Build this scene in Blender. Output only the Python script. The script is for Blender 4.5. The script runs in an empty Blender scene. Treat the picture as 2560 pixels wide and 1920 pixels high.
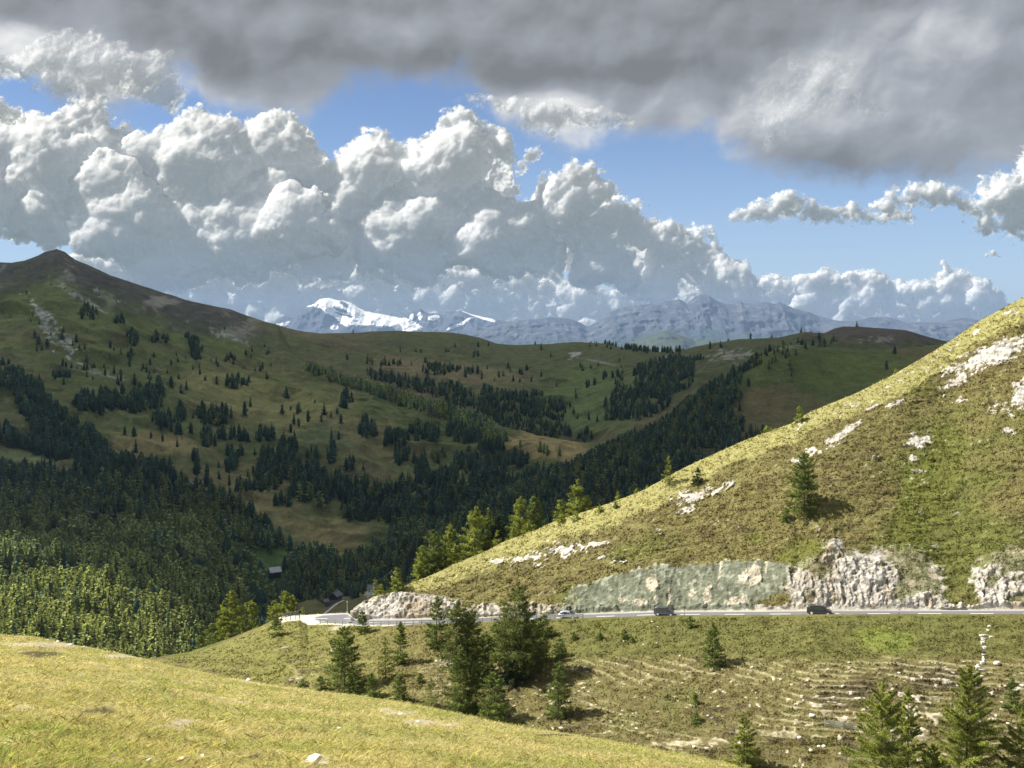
import bpy, math, random
import numpy as np
from mathutils import Vector
from mathutils.bvhtree import BVHTree

# ------------------------------------------------------------------ scene, camera, sky, sun
scene = bpy.context.scene
COL = scene.collection
F = 2745.0                      # focal length in units of 1/2560 of the frame width
EYE = 830.0                     # where eye level falls, same units from the top
PITCH = math.atan((960 - EYE) / F)
CP, SP = math.cos(PITCH), math.sin(PITCH)

cam_data = bpy.data.cameras.new('camera')
cam = bpy.data.objects.new('camera', cam_data)
COL.objects.link(cam)
cam_data.sensor_width = 36.0
cam_data.lens = 36.0 * F / 2560.0
cam_data.clip_start = 0.5
cam_data.clip_end = 300000.0
cam.location = (0, 0, 0)
cam.rotation_euler = (math.pi / 2 - PITCH, 0, 0)
scene.camera = cam

scene.render.engine = 'CYCLES'
scene.view_settings.view_transform = 'Standard'
scene.view_settings.look = 'None'
scene.view_settings.exposure = 0.95
scene.view_settings.gamma = 1.0
scene.cycles.max_bounces = 4
scene.cycles.diffuse_bounces = 2
scene.cycles.glossy_bounces = 1
scene.cycles.transmission_bounces = 3
scene.cycles.volume_bounces = 0
scene.cycles.transparent_max_bounces = 8

SUN = Vector((-0.65, 0.05, 0.76)).normalized()      # towards the sun
sun_el = math.asin(SUN.z)
sun_az = math.atan2(SUN.x, SUN.y)
ld = bpy.data.lights.new('sun', 'SUN')
ld.energy = 4.4
ld.angle = math.radians(0.5)
ld.color = (1.0, 0.95, 0.86)
sun = bpy.data.objects.new('sun', ld)
COL.objects.link(sun)
sun.rotation_euler = SUN.to_track_quat('Z', 'Y').to_euler()


def ray(px, py):
    """world direction, scaled so that y = 1"""
    u = (np.asarray(px, float) - 1280) / F
    v = (960 - np.asarray(py, float)) / F
    y = CP + v * SP
    z = -SP + v * CP
    return u / y, z / y


class NT:
    """small helper for building node trees"""
    def __init__(s, tree):
        s.t = tree; s.n = tree.nodes; s.l = tree.links

    def _in(s, node, i, v):
        if v is None:
            return
        if isinstance(v, bpy.types.NodeSocket):
            s.l.new(v, node.inputs[i])
        else:
            node.inputs[i].default_value = v

    def math(s, op, a, b=None, c=None, clamp=False):
        n = s.n.new('ShaderNodeMath'); n.operation = op; n.use_clamp = clamp
        s._in(n, 0, a); s._in(n, 1, b); s._in(n, 2, c)
        return n.outputs[0]

    def add(s, a, b): return s.math('ADD', a, b)
    def sub(s, a, b): return s.math('SUBTRACT', a, b)
    def mul(s, a, b): return s.math('MULTIPLY', a, b)

    def vmath(s, op, a, b=None):
        n = s.n.new('ShaderNodeVectorMath'); n.operation = op
        s._in(n, 0, a); s._in(n, 1, b)
        return n.outputs[0]

    def comb(s, x, y, z):
        n = s.n.new('ShaderNodeCombineXYZ'); s._in(n, 0, x); s._in(n, 1, y); s._in(n, 2, z)
        return n.outputs[0]

    def sep(s, v):
        n = s.n.new('ShaderNodeSeparateXYZ'); s._in(n, 0, v)
        return n.outputs

    def noise(s, vec, scale, detail=4, rough=0.5, dist=0.0, typ=None, lac=2.0, dims='3D'):
        n = s.n.new('ShaderNodeTexNoise')
        if typ:
            n.noise_type = typ
        n.noise_dimensions = dims
        s._in(n, 'Vector', vec)
        n.inputs['Scale'].default_value = scale
        n.inputs['Detail'].default_value = detail
        n.inputs['Roughness'].default_value = rough
        n.inputs['Lacunarity'].default_value = lac
        n.inputs['Distortion'].default_value = dist
        return n.outputs[0]

    def voro(s, vec, scale, detail=3, rough=0.5, smooth=None, dims='3D', lac=2.0):
        n = s.n.new('ShaderNodeTexVoronoi')
        n.voronoi_dimensions = dims
        n.inputs['Lacunarity'].default_value = lac
        if smooth is not None:
            n.feature = 'SMOOTH_F1'
            n.inputs['Smoothness'].default_value = smooth
        s._in(n, 'Vector', vec)
        n.inputs['Scale'].default_value = scale
        n.inputs['Detail'].default_value = detail
        n.inputs['Roughness'].default_value = rough
        return n.outputs['Distance']

    def remap(s, v, a, b, c=0.0, d=1.0, smooth=True):
        n = s.n.new('ShaderNodeMapRange')
        n.interpolation_type = 'SMOOTHSTEP' if smooth else 'LINEAR'
        s._in(n, 0, v); s._in(n, 1, a); s._in(n, 2, b); s._in(n, 3, c); s._in(n, 4, d)
        return n.outputs[0]

    def mix(s, f, a, b, blend='MIX'):
        n = s.n.new('ShaderNodeMix'); n.data_type = 'RGBA'; n.blend_type = blend
        s._in(n, 0, f)
        for i, v in ((6, a), (7, b)):
            if isinstance(v, (tuple, list)):
                v = (v[0], v[1], v[2], 1.0)
            s._in(n, i, v)
        return n.outputs[2]

    def curve(s, fac, pts, x0, x1, y0, y1):
        n = s.n.new('ShaderNodeFloatCurve')
        f = s.remap(fac, x0, x1, 0.0, 1.0, smooth=False)
        s._in(n, 1, f)
        c = n.mapping.curves[0]
        P = [((x - x0) / (x1 - x0), (y - y0) / (y1 - y0)) for x, y in pts]
        while len(c.points) < len(P):
            c.points.new(0.5, 0.5)
        for p, q in zip(c.points, P):
            p.location = q; p.handle_type = 'AUTO'
        n.mapping.update()
        return s.add(s.mul(n.outputs[0], y1 - y0), y0)


# ---- the sky: Nishita sky with procedural clouds laid out by azimuth and elevation
world = bpy.data.worlds.new('World')
scene.world = world
world.use_nodes = True
world.cycles.sampling_method = 'NONE'
wt = world.node_tree
wt.nodes.clear()
W = NT(wt)
geo = wt.nodes.new('ShaderNodeTexCoord').outputs['Generated']
dirn = W.vmath('NORMALIZE', geo)
dx, dy, dz = W.sep(dirn)
AZ = W.mul(W.math('ARCTAN2', dx, dy), 10.0)                       # 1 unit = 0.1 rad
EL = W.mul(W.math('DIVIDE', dz, W.math('SQRT', W.math('MAXIMUM', W.sub(1.0, W.mul(dz, dz)), 1e-5))), 10.0)


def ae(px, py):
    x, z = ray(px, py)
    return float(np.arctan2(x, 1.0) * 10), float(z / np.sqrt(1 + x * x) * 10)


def boundary(pts):
    """edge of a cloud bank: elevation as a function of azimuth"""
    q = [ae(px, py) for px, py in pts]
    q.sort()
    return W.curve(AZ, q, -6.0, 6.0, -1.0, 4.0)


def blob(px, py, rx, ry, ang=0.0, soft=1.0):
    """soft elliptical bump, 1 in the middle, 0 outside"""
    a, e = ae(px, py)
    sx, sy = rx / F * 10, ry / F * 10
    c, s_ = math.cos(ang), math.sin(ang)
    x = W.sub(AZW, a); y = W.sub(ELW, e)
    if ang:
        u = W.add(W.mul(x, c / sx), W.mul(y, s_ / sx))
        v = W.sub(W.mul(y, c / sy), W.mul(x, s_ / sy))
    else:
        u = W.mul(x, 1 / sx); v = W.mul(y, 1 / sy)
    r2 = W.add(W.mul(u, u), W.mul(v, v))
    return W.math('EXPONENT', W.mul(r2, -1.0))


def total(items):
    r = None
    for t in items:
        r = t if r is None else W.add(r, t)
    return r


sky = wt.nodes.new('ShaderNodeTexSky')
sky.sky_type = 'NISHITA'
sky.sun_disc = False
sky.sun_elevation = sun_el
sky.sun_rotation = sun_az
sky.altitude = 2000
sky.air_density = 1.0
sky.dust_density = 0.6
sky.ozone_density = 2.0

P = W.comb(AZ, EL, 0.0)
# large soft warp so that no bank follows its drawn edge exactly
wv = wt.nodes.new('ShaderNodeTexNoise')
wv.noise_dimensions = '2D'
W._in(wv, 'Vector', P)
wv.inputs['Scale'].default_value = 1.2
wv.inputs['Detail'].default_value = 2
wv.inputs['Roughness'].default_value = 0.45
warp = W.vmath('SUBTRACT', wv.outputs['Color'], (0.5, 0.5, 0.5))
PW = W.vmath('ADD', P, W.vmath('MULTIPLY', warp, (0.42, 0.30, 0.0)))
AZW, ELW, _z = W.sep(PW)
fine = W.noise(P, 5.0, 6, 0.62, dims='2D')          # wispy edge detail
fine0 = W.sub(fine, 0.5)
coarse0 = W.sub(W.noise(W.vmath('ADD', P, (3.0, 9.0, 0.0)), 1.5, 3, 0.55, dims='2D'), 0.5)
PF = W.vmath('ADD', PW, W.vmath('MULTIPLY', W.comb(fine0, W.sub(coarse0, fine0), 0.0), (0.03, 0.03, 0.0)))


def puff(scale, seed, sq, detail, rough, step, lac):
    """billowing height field and its relief towards the light"""
    p0 = W.vmath('ADD', W.vmath('MULTIPLY', PF, (1.0, sq, 1.0)), (seed, seed * 1.7, 0.0))
    p1 = W.vmath('ADD', p0, (-0.55 * step / scale, 0.78 * step / scale * sq, 0.0))
    h0 = W.sub(1.0, W.voro(p0, scale, detail, rough, 0.3, '2D', lac))
    h1 = W.sub(1.0, W.voro(p1, scale, detail, rough, 0.3, '2D', lac))
    return h0, W.sub(h0, h1)


hB, rB = puff(1.25, 11.0, 1.1, 1, 0.5, 0.22, 2.2)
hA, rA = puff(3.4, 4.0, 1.25, 2, 0.5, 0.17, 2.0)

skycol = W.vmath('MULTIPLY', sky.outputs[0], (0.072, 0.074, 0.082))
# paler towards the horizon
skycol = W.mix(W.remap(EL, 0.0, 2.2, 0.38, 0.0), skycol, (0.33, 0.43, 0.56))

GREY_D = (0.140, 0.147, 0.150)
GREY_M = (0.25, 0.265, 0.285)
LIGHT = (0.46, 0.468, 0.475)
WHITE = (0.66, 0.655, 0.63)


def shade(v):
    """brightness 0..1 -> cloud colour"""
    r = wt.nodes.new('ShaderNodeValToRGB')
    W._in(r, 0, v)
    cr = r.color_ramp
    cr.elements[0].position = 0.0; cr.elements[0].color = (*GREY_D, 1)
    cr.elements[1].position = 1.0; cr.elements[1].color = (*WHITE, 1)
    for pos, c in ((0.35, GREY_M), (0.7, LIGHT)):
        e = cr.elements.new(pos); e.color = (*c, 1)
    return r.outputs[0]


layers = []
# D: the dark deck along the top, with brighter heads in it
botD = boundary([(-1500, 180), (-300, 185), (0, 188), (60, 195), (105, 225), (150, 282), (240, 305), (320, 305), (380, 285), (415, 235), (475, 230), (520, 290), (600, 312), (700, 312), (770, 300), (830, 262),
                 (900, 232), (1000, 222), (1100, 214), (1160, 212), (1210, 262), (1260, 330), (1330, 362), (1400, 376), (1450, 362), (1520, 345), (1560, 352), (1605, 356), (1660, 350),
                 (1720, 350), (1770, 350), (1820, 388), (1880, 425), (1960, 452), (2060, 466), (2200, 474), (2350, 470), (2450, 450), (2600, 430), (3000, 430), (3600, 430)])
dD = W.add(W.sub(EL, botD), W.add(W.mul(coarse0, 0.22), W.add(W.mul(W.sub(hB, 0.55), 0.15), W.mul(fine0, 0.30))))
covD = W.mul(W.remap(dD, -0.10, 0.22), 0.97)
headD = total([
    W.mul(blob(170, 140, 150, 60), 0.50), W.mul(blob(330, 190, 170, 60, -0.2), 0.40), W.mul(blob(30, 120, 80, 50), 0.25), W.mul(blob(620, 275, 200, 36), 0.34), W.mul(blob(260, 250, 120, 36), 0.12), W.mul(blob(1400, 300, 230, 60, -0.1), 0.50),
    W.mul(blob(1330, 250, 110, 34), 0.26), W.mul(blob(2060, 200, 170, 75, 0.1), 0.36), W.mul(blob(1930, 290, 240, 55, -0.1), 0.24), W.mul(blob(2400, 60, 260, 60), 0.22),
    W.mul(blob(2300, 235, 180, 120, -0.5), 0.15), W.mul(blob(1800, 370, 110, 36, -0.5), 0.16), W.mul(blob(2490, 430, 90, 40), 0.20), W.mul(blob(1240, 90, 130, 40), 0.08),
    W.mul(blob(2000, 60, 90, 60), 0.02), W.mul(blob(1000, 60, 140, 30), 0.04)])
darkD = total([W.mul(blob(1250, 170, 560, 42, -0.03), 0.17), W.mul(blob(560, 150, 130, 60), 0.13), W.mul(blob(2220, 425, 270, 42, -0.08), 0.22), W.mul(blob(1950, 30, 180, 60), 0.08), W.mul(blob(650, 0, 400, 30), 0.06), W.mul(blob(1600, 190, 180, 50), 0.09)])
relD = W.add(W.mul(rB, 0.7), W.mul(rA, 0.2))
briD = W.add(W.sub(W.add(0.31, W.mul(headD, 0.8)), W.mul(darkD, 1.35)), W.add(W.mul(relD, W.add(0.35, W.mul(headD, 1.1))), W.add(W.mul(coarse0, 0.22), W.mul(fine0, 0.14))))
briD = W.add(briD, W.mul(W.remap(dD, 0.0, 0.35), -0.10))
layers.append((covD, briD, 0.0))

col = skycol
for cov, bri, _ in layers:
    col = W.mix(cov, col, shade(bri))
# air in front of the lowest clouds
col = W.mix(W.remap(EL, -0.1, 0.6, 0.10, 0.0), col, (0.46, 0.49, 0.53))
bg = wt.nodes.new('ShaderNodeBackground')
W._in(bg, 0, col)
bg.inputs[1].default_value = 0.84
wo = wt.nodes.new('ShaderNodeOutputWorld')
wt.links.new(bg.outputs[0], wo.inputs[0])

# ------------------------------------------------------------------ numeric helpers
rng = np.random.default_rng(7)


def hash3(ix, iy, iz):
    h = (ix.astype(np.uint32) * np.uint32(374761393) + iy.astype(np.uint32) * np.uint32(668265263) + iz.astype(np.uint32) * np.uint32(2147483647 - 40503))
    h = (h ^ (h >> np.uint32(13))) * np.uint32(1274126177)
    h = h ^ (h >> np.uint32(16))
    return (h & np.uint32(0xFFFFFF)).astype(np.float32) / np.float32(0x7FFFFF) - 1.0


def vnoise(p):
    """value noise in -1..1 for points (n,3)"""
    p = np.asarray(p, np.float64)
    i = np.floor(p).astype(np.int64)
    f = (p - i).astype(np.float32)
    f = f * f * f * (f * (f * 6 - 15) + 10)
    i = i.astype(np.int64) & 0xFFFFFF
    r = 0
    for a in (0, 1):
        wx = f[:, 0] if a else 1 - f[:, 0]
        for b in (0, 1):
            wy = f[:, 1] if b else 1 - f[:, 1]
            for c in (0, 1):
                wz = f[:, 2] if c else 1 - f[:, 2]
                r = r + wx * wy * wz * hash3(i[:, 0] + a, i[:, 1] + b, i[:, 2] + c)
    return r


def fbm(p, scale, octaves=4, rough=0.5, seed=0.0, ridged=False, stretch=(1, 1, 1)):
    q = np.asarray(p, np.float64) * (scale * np.array(stretch, float)) + seed * 17.31 + 1000
    amp, tot, r = 1.0, 0.0, 0
    for k in range(octaves):
        n = vnoise(q)
        if ridged:
            n = 1 - 2 * np.abs(n)
        r = r + amp * n
        tot += amp
        amp *= rough
        q = q * 2.03 + 11.7
    return r / tot


def sst(x, a, b):
    t = np.clip((np.asarray(x, float) - a) / (b - a), 0, 1)
    return t * t * (3 - 2 * t)


def mesh_np(name, V, faces, mats=(), attrs=None, smooth=False, parent=None, link=True, matidx=None):
    """faces: list of (n,k) index arrays"""
    V = np.asarray(V, np.float32)
    me = bpy.data.meshes.new(name)
    faces = [np.asarray(f, np.int32) for f in faces if len(f)]
    loops = np.concatenate([f.ravel() for f in faces])
    cnt = np.concatenate([np.full(len(f), f.shape[1], np.int32) for f in faces])
    start = np.concatenate([[0], np.cumsum(cnt)[:-1]]).astype(np.int32)
    me.vertices.add(len(V)); me.vertices.foreach_set('co', V.ravel())
    me.loops.add(len(loops)); me.loops.foreach_set('vertex_index', loops)
    me.polygons.add(len(cnt)); me.polygons.foreach_set('loop_start', start)
    try:
        me.polygons.foreach_set('loop_total', cnt)
    except Exception:
        pass
    if smooth:
        me.polygons.foreach_set('use_smooth', np.ones(len(cnt), bool))
    if matidx is not None:
        me.polygons.foreach_set('material_index', np.asarray(matidx, np.int32))
    for m in mats:
        me.materials.append(m)
    for an, av in (attrs or {}).items():
        av = np.asarray(av, np.float32)
        if av.ndim == 2:
            c4 = np.ones((len(av), 4), np.float32); c4[:, :3] = av
            at = me.attributes.new(an, 'FLOAT_COLOR', 'POINT'); at.data.foreach_set('color', c4.ravel())
        else:
            at = me.attributes.new(an, 'FLOAT', 'POINT'); at.data.foreach_set('value', av)
    me.update(calc_edges=True)
    o = bpy.data.objects.new(name, me)
    if link:
        COL.objects.link(o)
    if parent is not None:
        o.parent = parent
    return o


def tag(o, label=None, cat=None, group=None, kind=None):
    if label: o['label'] = label
    if cat: o['category'] = cat
    if group: o['group'] = group
    if kind: o['kind'] = kind
    return o


def grid_faces(nv, nu):
    i = np.arange(nv * nu).reshape(nv, nu)
    return np.stack([i[:-1, :-1].ravel(), i[:-1, 1:].ravel(), i[1:, 1:].ravel(), i[1:, :-1].ravel()], 1)


def project(V):
    """world points -> picture units (px, py)"""
    V = np.asarray(V, float)
    d = V[:, 1] * CP - V[:, 2] * SP
    up = V[:, 1] * SP + V[:, 2] * CP
    d = np.where(np.abs(d) < 1e-6, 1e-6, d)
    return 1280 + F * V[:, 0] / d, 960 - F * up / d


# ------------------------------------------------------------------ materials
def new_mat(name):
    m = bpy.data.materials.new(name)
    m.use_nodes = True
    m.node_tree.nodes.clear()
    t = NT(m.node_tree)
    out = t.n.new('ShaderNodeOutputMaterial')
    b = t.n.new('ShaderNodeBsdfPrincipled')
    t.l.new(b.outputs[0], out.inputs[0])
    b.inputs['Roughness'].default_value = 0.9
    b.inputs['Specular IOR Level'].default_value = 0.15
    return m, t, b, out


def terrain_mat(name, s1, s2, amt=0.35, bump=0.0, bscale=1.0, rough=0.95):
    """ground cover: colour of each spot from the land-cover map, broken up by noise"""
    m, t, b, out = new_mat(name)
    at = t.n.new('ShaderNodeAttribute'); at.attribute_name = 'cover'
    pos = t.n.new('ShaderNodeNewGeometry').outputs['Position']
    n1 = t.noise(pos, s1, 3, 0.6)
    n2 = t.noise(pos, s2, 2, 0.6)
    k = t.add(t.mul(t.sub(n1, 0.5), amt * 2.2), t.add(t.mul(t.sub(n2, 0.5), amt * 2.2), 1.0))
    k = t.math('MAXIMUM', k, 0.15)
    c = t.vmath('MULTIPLY', at.outputs['Color'], t.comb(k, k, k))
    t.l.new(c, b.inputs['Base Color'])
    b.inputs['Roughness'].default_value = rough
    b.inputs['Specular IOR Level'].default_value = 0.05
    if bump:
        bn = t.n.new('ShaderNodeBump')
        bn.inputs['Strength'].default_value = 1.0
        bn.inputs['Distance'].default_value = bump
        t.l.new(t.noise(pos, bscale, 3, 0.6), bn.inputs['Height'])
        t.l.new(bn.outputs[0], b.inputs['Normal'])
    return m


def plain_mat(name, color, rough=0.6, metal=0.0, spec=0.3, var=0.0, vscale=5.0):
    m, t, b, out = new_mat(name)
    if var:
        pos = t.n.new('ShaderNodeTexCoord').outputs['Object']
        k = t.add(t.mul(t.sub(t.noise(pos, vscale, 3, 0.6), 0.5), var * 2), 1.0)
        t.l.new(t.vmath('MULTIPLY', color, t.comb(k, k, k)), b.inputs['Base Color'])
    else:
        b.inputs['Base Color'].default_value = (*color, 1)
    b.inputs['Roughness'].default_value = rough
    b.inputs['Metallic'].default_value = metal
    b.inputs['Specular IOR Level'].default_value = spec
    return m


def leaf_mat(name, trans=0.3, tint=(1.25, 1.2, 0.6)):
    m, t, b, out = new_mat(name)
    at = t.n.new('ShaderNodeAttribute'); at.attribute_name = 'cover'
    t.l.new(at.outputs['Color'], b.inputs['Base Color'])
    b.inputs['Roughness'].default_value = 0.8
    b.inputs['Specular IOR Level'].default_value = 0.1
    tr = t.n.new('ShaderNodeBsdfTranslucent')
    t.l.new(t.vmath('MULTIPLY', at.outputs['Color'], tint), tr.inputs[0])
    mx = t.n.new('ShaderNodeMixShader'); mx.inputs[0].default_value = trans
    t.l.new(b.outputs[0], mx.inputs[1]); t.l.new(tr.outputs[0], mx.inputs[2])
    t.l.new(mx.outputs[0], out.inputs[0])
    return m


M_LEAF = leaf_mat('needles')
M_BARK = plain_mat('bark', (0.085, 0.068, 0.052), 0.9, var=0.4, vscale=3.0)

# ------------------------------------------------------------------ terrain sheets
def ip(px, pts, j=1):
    a = sorted(pts)
    return np.interp(px, [q[0] for q in a], [q[j] for q in a])


def smooth1(a, k):
    if k <= 0:
        return a
    w = np.hanning(2 * k + 3)[1:-1]; w /= w.sum()
    p = np.pad(a, (k, k), mode='edge')
    return np.convolve(p, w, 'valid')


def sheet(px, rows, nsub, catmull=True):
    """rows: list of (py array, Y array) -> world points (nv, nu, 3), row parameter per vertex row"""
    R = []
    for py, Y in rows:
        x, z = ray(px, py)
        R.append(np.stack([x * Y, Y, z * Y], 1))
    R = np.array(R)
    out, par = [], []
    n = len(R)
    for k in range(n - 1):
        m = nsub[k]
        for s in range(m):
            t = s / m
            if catmull:
                p0 = R[max(k - 1, 0)]; p1 = R[k]; p2 = R[k + 1]; p3 = R[min(k + 2, n - 1)]
                d1 = np.linalg.norm(p2 - p1, axis=1, keepdims=True) + 1e-6
                d0 = np.linalg.norm(p1 - p0, axis=1, keepdims=True) + 1e-6
                d2 = np.linalg.norm(p3 - p2, axis=1, keepdims=True) + 1e-6
                m1 = (p2 - p1) if k == 0 else ((p2 - p1) / d1 * d0 + (p1 - p0) / d0 * d1) / (d0 + d1) * d1
                m2 = (p2 - p1) if k + 2 >= n else ((p3 - p2) / d2 * d1 + (p2 - p1) / d1 * d2) / (d1 + d2) * d1
                h00 = 2 * t**3 - 3 * t**2 + 1; h10 = t**3 - 2 * t**2 + t; h01 = -2 * t**3 + 3 * t**2; h11 = t**3 - t**2
                out.append(h00 * p1 + h10 * m1 + h01 * p2 + h11 * m2)
            else:
                out.append(R[k] * (1 - t) + R[k + 1] * t)
            par.append(k + t)
    out.append(R[-1]); par.append(n - 1.0)
    return np.array(out), np.array(par)


def colmix(base, color, m):
    m = np.clip(m, 0, 1)[:, None]
    return base * (1 - m) + np.array(color)[None] * m


def ell(px, py, cx, cy, rx, ry, ang=0.0):
    """1 inside, falling to 0 at the rim and below 0 outside"""
    c, s = math.cos(math.radians(ang)), math.sin(math.radians(ang))
    x = px - cx; y = py - cy
    u = (x * c + y * s) / rx; v = (-x * s + y * c) / ry
    return 1 - np.sqrt(u * u + v * v)


def inpoly(px, py, poly):
    poly = np.array(poly, float)
    ins = np.zeros(len(px), bool)
    j = len(poly) - 1
    for i in range(len(poly)):
        xi, yi = poly[i]; xj, yj = poly[j]
        cnd = (yi > py) != (yj > py)
        ins ^= cnd & (px < (xj - xi) * (py - yi) / (yj - yi + 1e-9) + xi)
        j = i
    return ins


def bvh_of(V, nv, nu):
    return BVHTree.FromPolygons([tuple(v) for v in V.tolist()], grid_faces(nv, nu).tolist())


def hit(bvh, px, py, ymin=0.0):
    """first point of a sheet seen through a picture position"""
    x, z = ray(px, py)
    d = Vector((float(x), 1.0, float(z)))
    o = d * ymin
    r = bvh.ray_cast(o, d.normalized())
    return r[0]


# ================= near meadow the camera stands on
SIL_A = [(-900, 1530), (-300, 1565), (0, 1588), (87, 1594), (174, 1611), (260, 1628), (378, 1652), (477, 1676), (564, 1696), (694, 1715), (803, 1728), (947, 1747), (1038, 1762),
         (1128, 1782), (1219, 1802), (1291, 1816), (1400, 1834), (1560, 1860), (1760, 1897), (1823, 1914), (1960, 1950), (2560, 2110), (3300, 2300)]
pxA = np.linspace(-900, 3300, 520)
silA = ip(pxA, SIL_A) + fbm(np.stack([pxA, pxA * 0, pxA * 0], 1), 1 / 60, 3, 0.5, 3) * 2.0
YcA = ip(pxA, [(-900, 46), (0, 41), (500, 37), (1000, 33), (1760, 26), (2560, 18), (3300, 14)])
zA = ray(pxA, silA)[1] * YcA


def rowz(px, Y, z):
    """row given by depth and height instead of picture height"""
    k = z / Y
    # invert z/y = (-SP+v CP)/(CP+v SP)
    v = (k * CP + SP) / (CP - k * SP)
    return 960 - v * F, Y


def up_to(t, drop):
    Y = YcA * t
    return Y, -1.65 + (zA + 1.65) * (Y / YcA) ** drop


rowsA = []
for t in (0.02, 0.12, 0.28, 0.5, 0.72, 0.88):
    Y, z = up_to(t, 1.12)
    rowsA.append(rowz(pxA, Y, z))
rowsA.append((silA, YcA))
rowsA.append(rowz(pxA, YcA * 1.12, zA - YcA * 0.12 * 0.42))
rowsA.append(rowz(pxA, YcA + 25, zA - 15))
rowsA.append(rowz(pxA, YcA + 90, zA - 62))
GA, parA = sheet(pxA, rowsA, [6, 14, 30, 50, 60, 50, 20, 10, 8])
nvA, nuA = GA.shape[:2]
VA = GA.reshape(-1, 3)
VA[:, 2] += (fbm(VA, 0.35, 4, 0.5, 1) * 0.10 + fbm(VA, 2.0, 3, 0.6, 6) * 0.045) * sst(np.repeat(parA, nuA), 0.2, 1.5) * (1 - 0.6 * sst(np.repeat(parA, nuA), 5.2, 6.0))
ppx, ppy = project(VA)
g1 = fbm(VA, 0.22, 4, 0.55, 2); g2 = fbm(VA, 1.3, 3, 0.6, 3); g3 = fbm(VA, 4.0, 2, 0.6, 4)
cA = np.tile(np.array([[0.33, 0.29, 0.115]]), (len(VA), 1))
cA = colmix(cA, (0.19, 0.22, 0.07), sst(g1 + 0.5 * g2, 0.05, 0.55) * 0.9)
cA = colmix(cA, (0.46, 0.39, 0.20), sst(g2 * 0.6 + g3 * 0.6 - g1 * 0.5, 0.1, 0.6) * 0.8)
bare = np.zeros(len(VA))
for cx, cy, rx, ry, s in [(250, 1780, 60, 10, 1), (100, 1636, 60, 9, 1), (130, 1612, 150, 7, -1), (330, 1905, 90, 9, -1), (480, 1903, 50, 8, -1), (800, 1905, 45, 13, -1),
                          (640, 1892, 110, 9, 1), (30, 1858, 40, 12, -1), (60, 1772, 45, 7, -1), (450, 1808, 38, 9, -1), (455, 1855, 40, 8, 1), (510, 1882, 25, 7, 1),
                          (960, 1775, 30, 6, -1), (1000, 1783, 45, 6, -1), (1050, 1805, 60, 7, -1), (1120, 1812, 40, 6, -1), (1380, 1838, 60, 4, 1), (620, 1700, 14, 5, -1), (300, 1640, 60, 5, -1)]:
    e = ell(ppx, ppy, cx, cy, rx, ry) + g3 * 0.35 + g2 * 0.25
    m = sst(e, 0.0, 0.35)
    cA = colmix(cA, (0.055, 0.042, 0.025) if s > 0 else (0.42, 0.36, 0.25), m * 0.85)
    bare = np.maximum(bare, m)
M_MEADOW = terrain_mat('meadow_soil', 2.2, 14.0, 0.35, 0.04, 9.0)
meadow = mesh_np('meadow', VA, [grid_faces(nvA, nuA)], [M_MEADOW], {'cover': cA}, True)
tag(meadow, 'yellow green alpine meadow falling away in the foreground', 'ground', kind='structure')

# ================= hillside with the road shelf
SIL_B = [(-900, 1990), (-400, 1900), (0, 1765), (200, 1702), (378, 1652), (430, 1642), (477, 1634), (564, 1604), (651, 1570), (694, 1548), (716, 1541), (760, 1537), (872, 1531), (880, 1528),
         (893, 1514), (929, 1493), (984, 1477), (1034, 1455), (1092, 1432), (1146, 1406), (1219, 1377), (1255, 1356), (1327, 1330), (1400, 1298), (1440, 1287), (1505, 1264),
         (1594, 1233), (1699, 1175), (1767, 1143), (1861, 1101), (1977, 1060), (2029, 1028), (2134, 986), (2239, 934), (2302, 897), (2370, 855), (2449, 803), (2560, 742), (2800, 600), (3300, 380)]
CUT = [(-900, 1530), (872, 1530), (880, 1528), (893, 1516), (929, 1496), (984, 1482), (1060, 1488), (1130, 1500), (1200, 1508), (1290, 1512), (1380, 1502), (1420, 1482), (1440, 1470), (1516, 1445), (1564, 1431), (1643, 1414),
       (1770, 1409), (1833, 1402), (1900, 1401), (1977, 1408), (1995, 1432), (2044, 1386), (2085, 1358), (2111, 1396), (2170, 1400), (2227, 1406), (2302, 1428), (2343, 1480), (2365, 1508),
       (2400, 1500), (2440, 1450), (2492, 1392), (2560, 1384), (2800, 1370), (3300, 1360)]
VERGE = [(-900, 1556), (600, 1562), (690, 1556), (716, 1552), (748, 1549), (770, 1561), (831, 1560), (857, 1562), (947, 1564), (1038, 1561), (1182, 1556), (1300, 1551), (1374, 1547), (1440, 1546), (1480, 1544), (1675, 1539),
         (1900, 1537), (2040, 1536), (2300, 1535), (2560, 1535), (3300, 1536)]
FAR = [(-900, 1545), (690, 1545), (700, 1541), (760, 1538), (860, 1532), (872, 1533), (885, 1547), (900, 1549), (1000, 1548), (1200, 1543), (1430, 1535), (1640, 1528), (1850, 1527), (2050, 1525), (2560, 1524.5), (3300, 1524)]
YV = [(-900, 210), (0, 216), (378, 236), (560, 246), (700, 252), (830, 246), (1000, 238), (1200, 231), (1440, 223), (1640, 215), (1700, 214), (2040, 201), (2560, 193), (3300, 186)]

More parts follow.
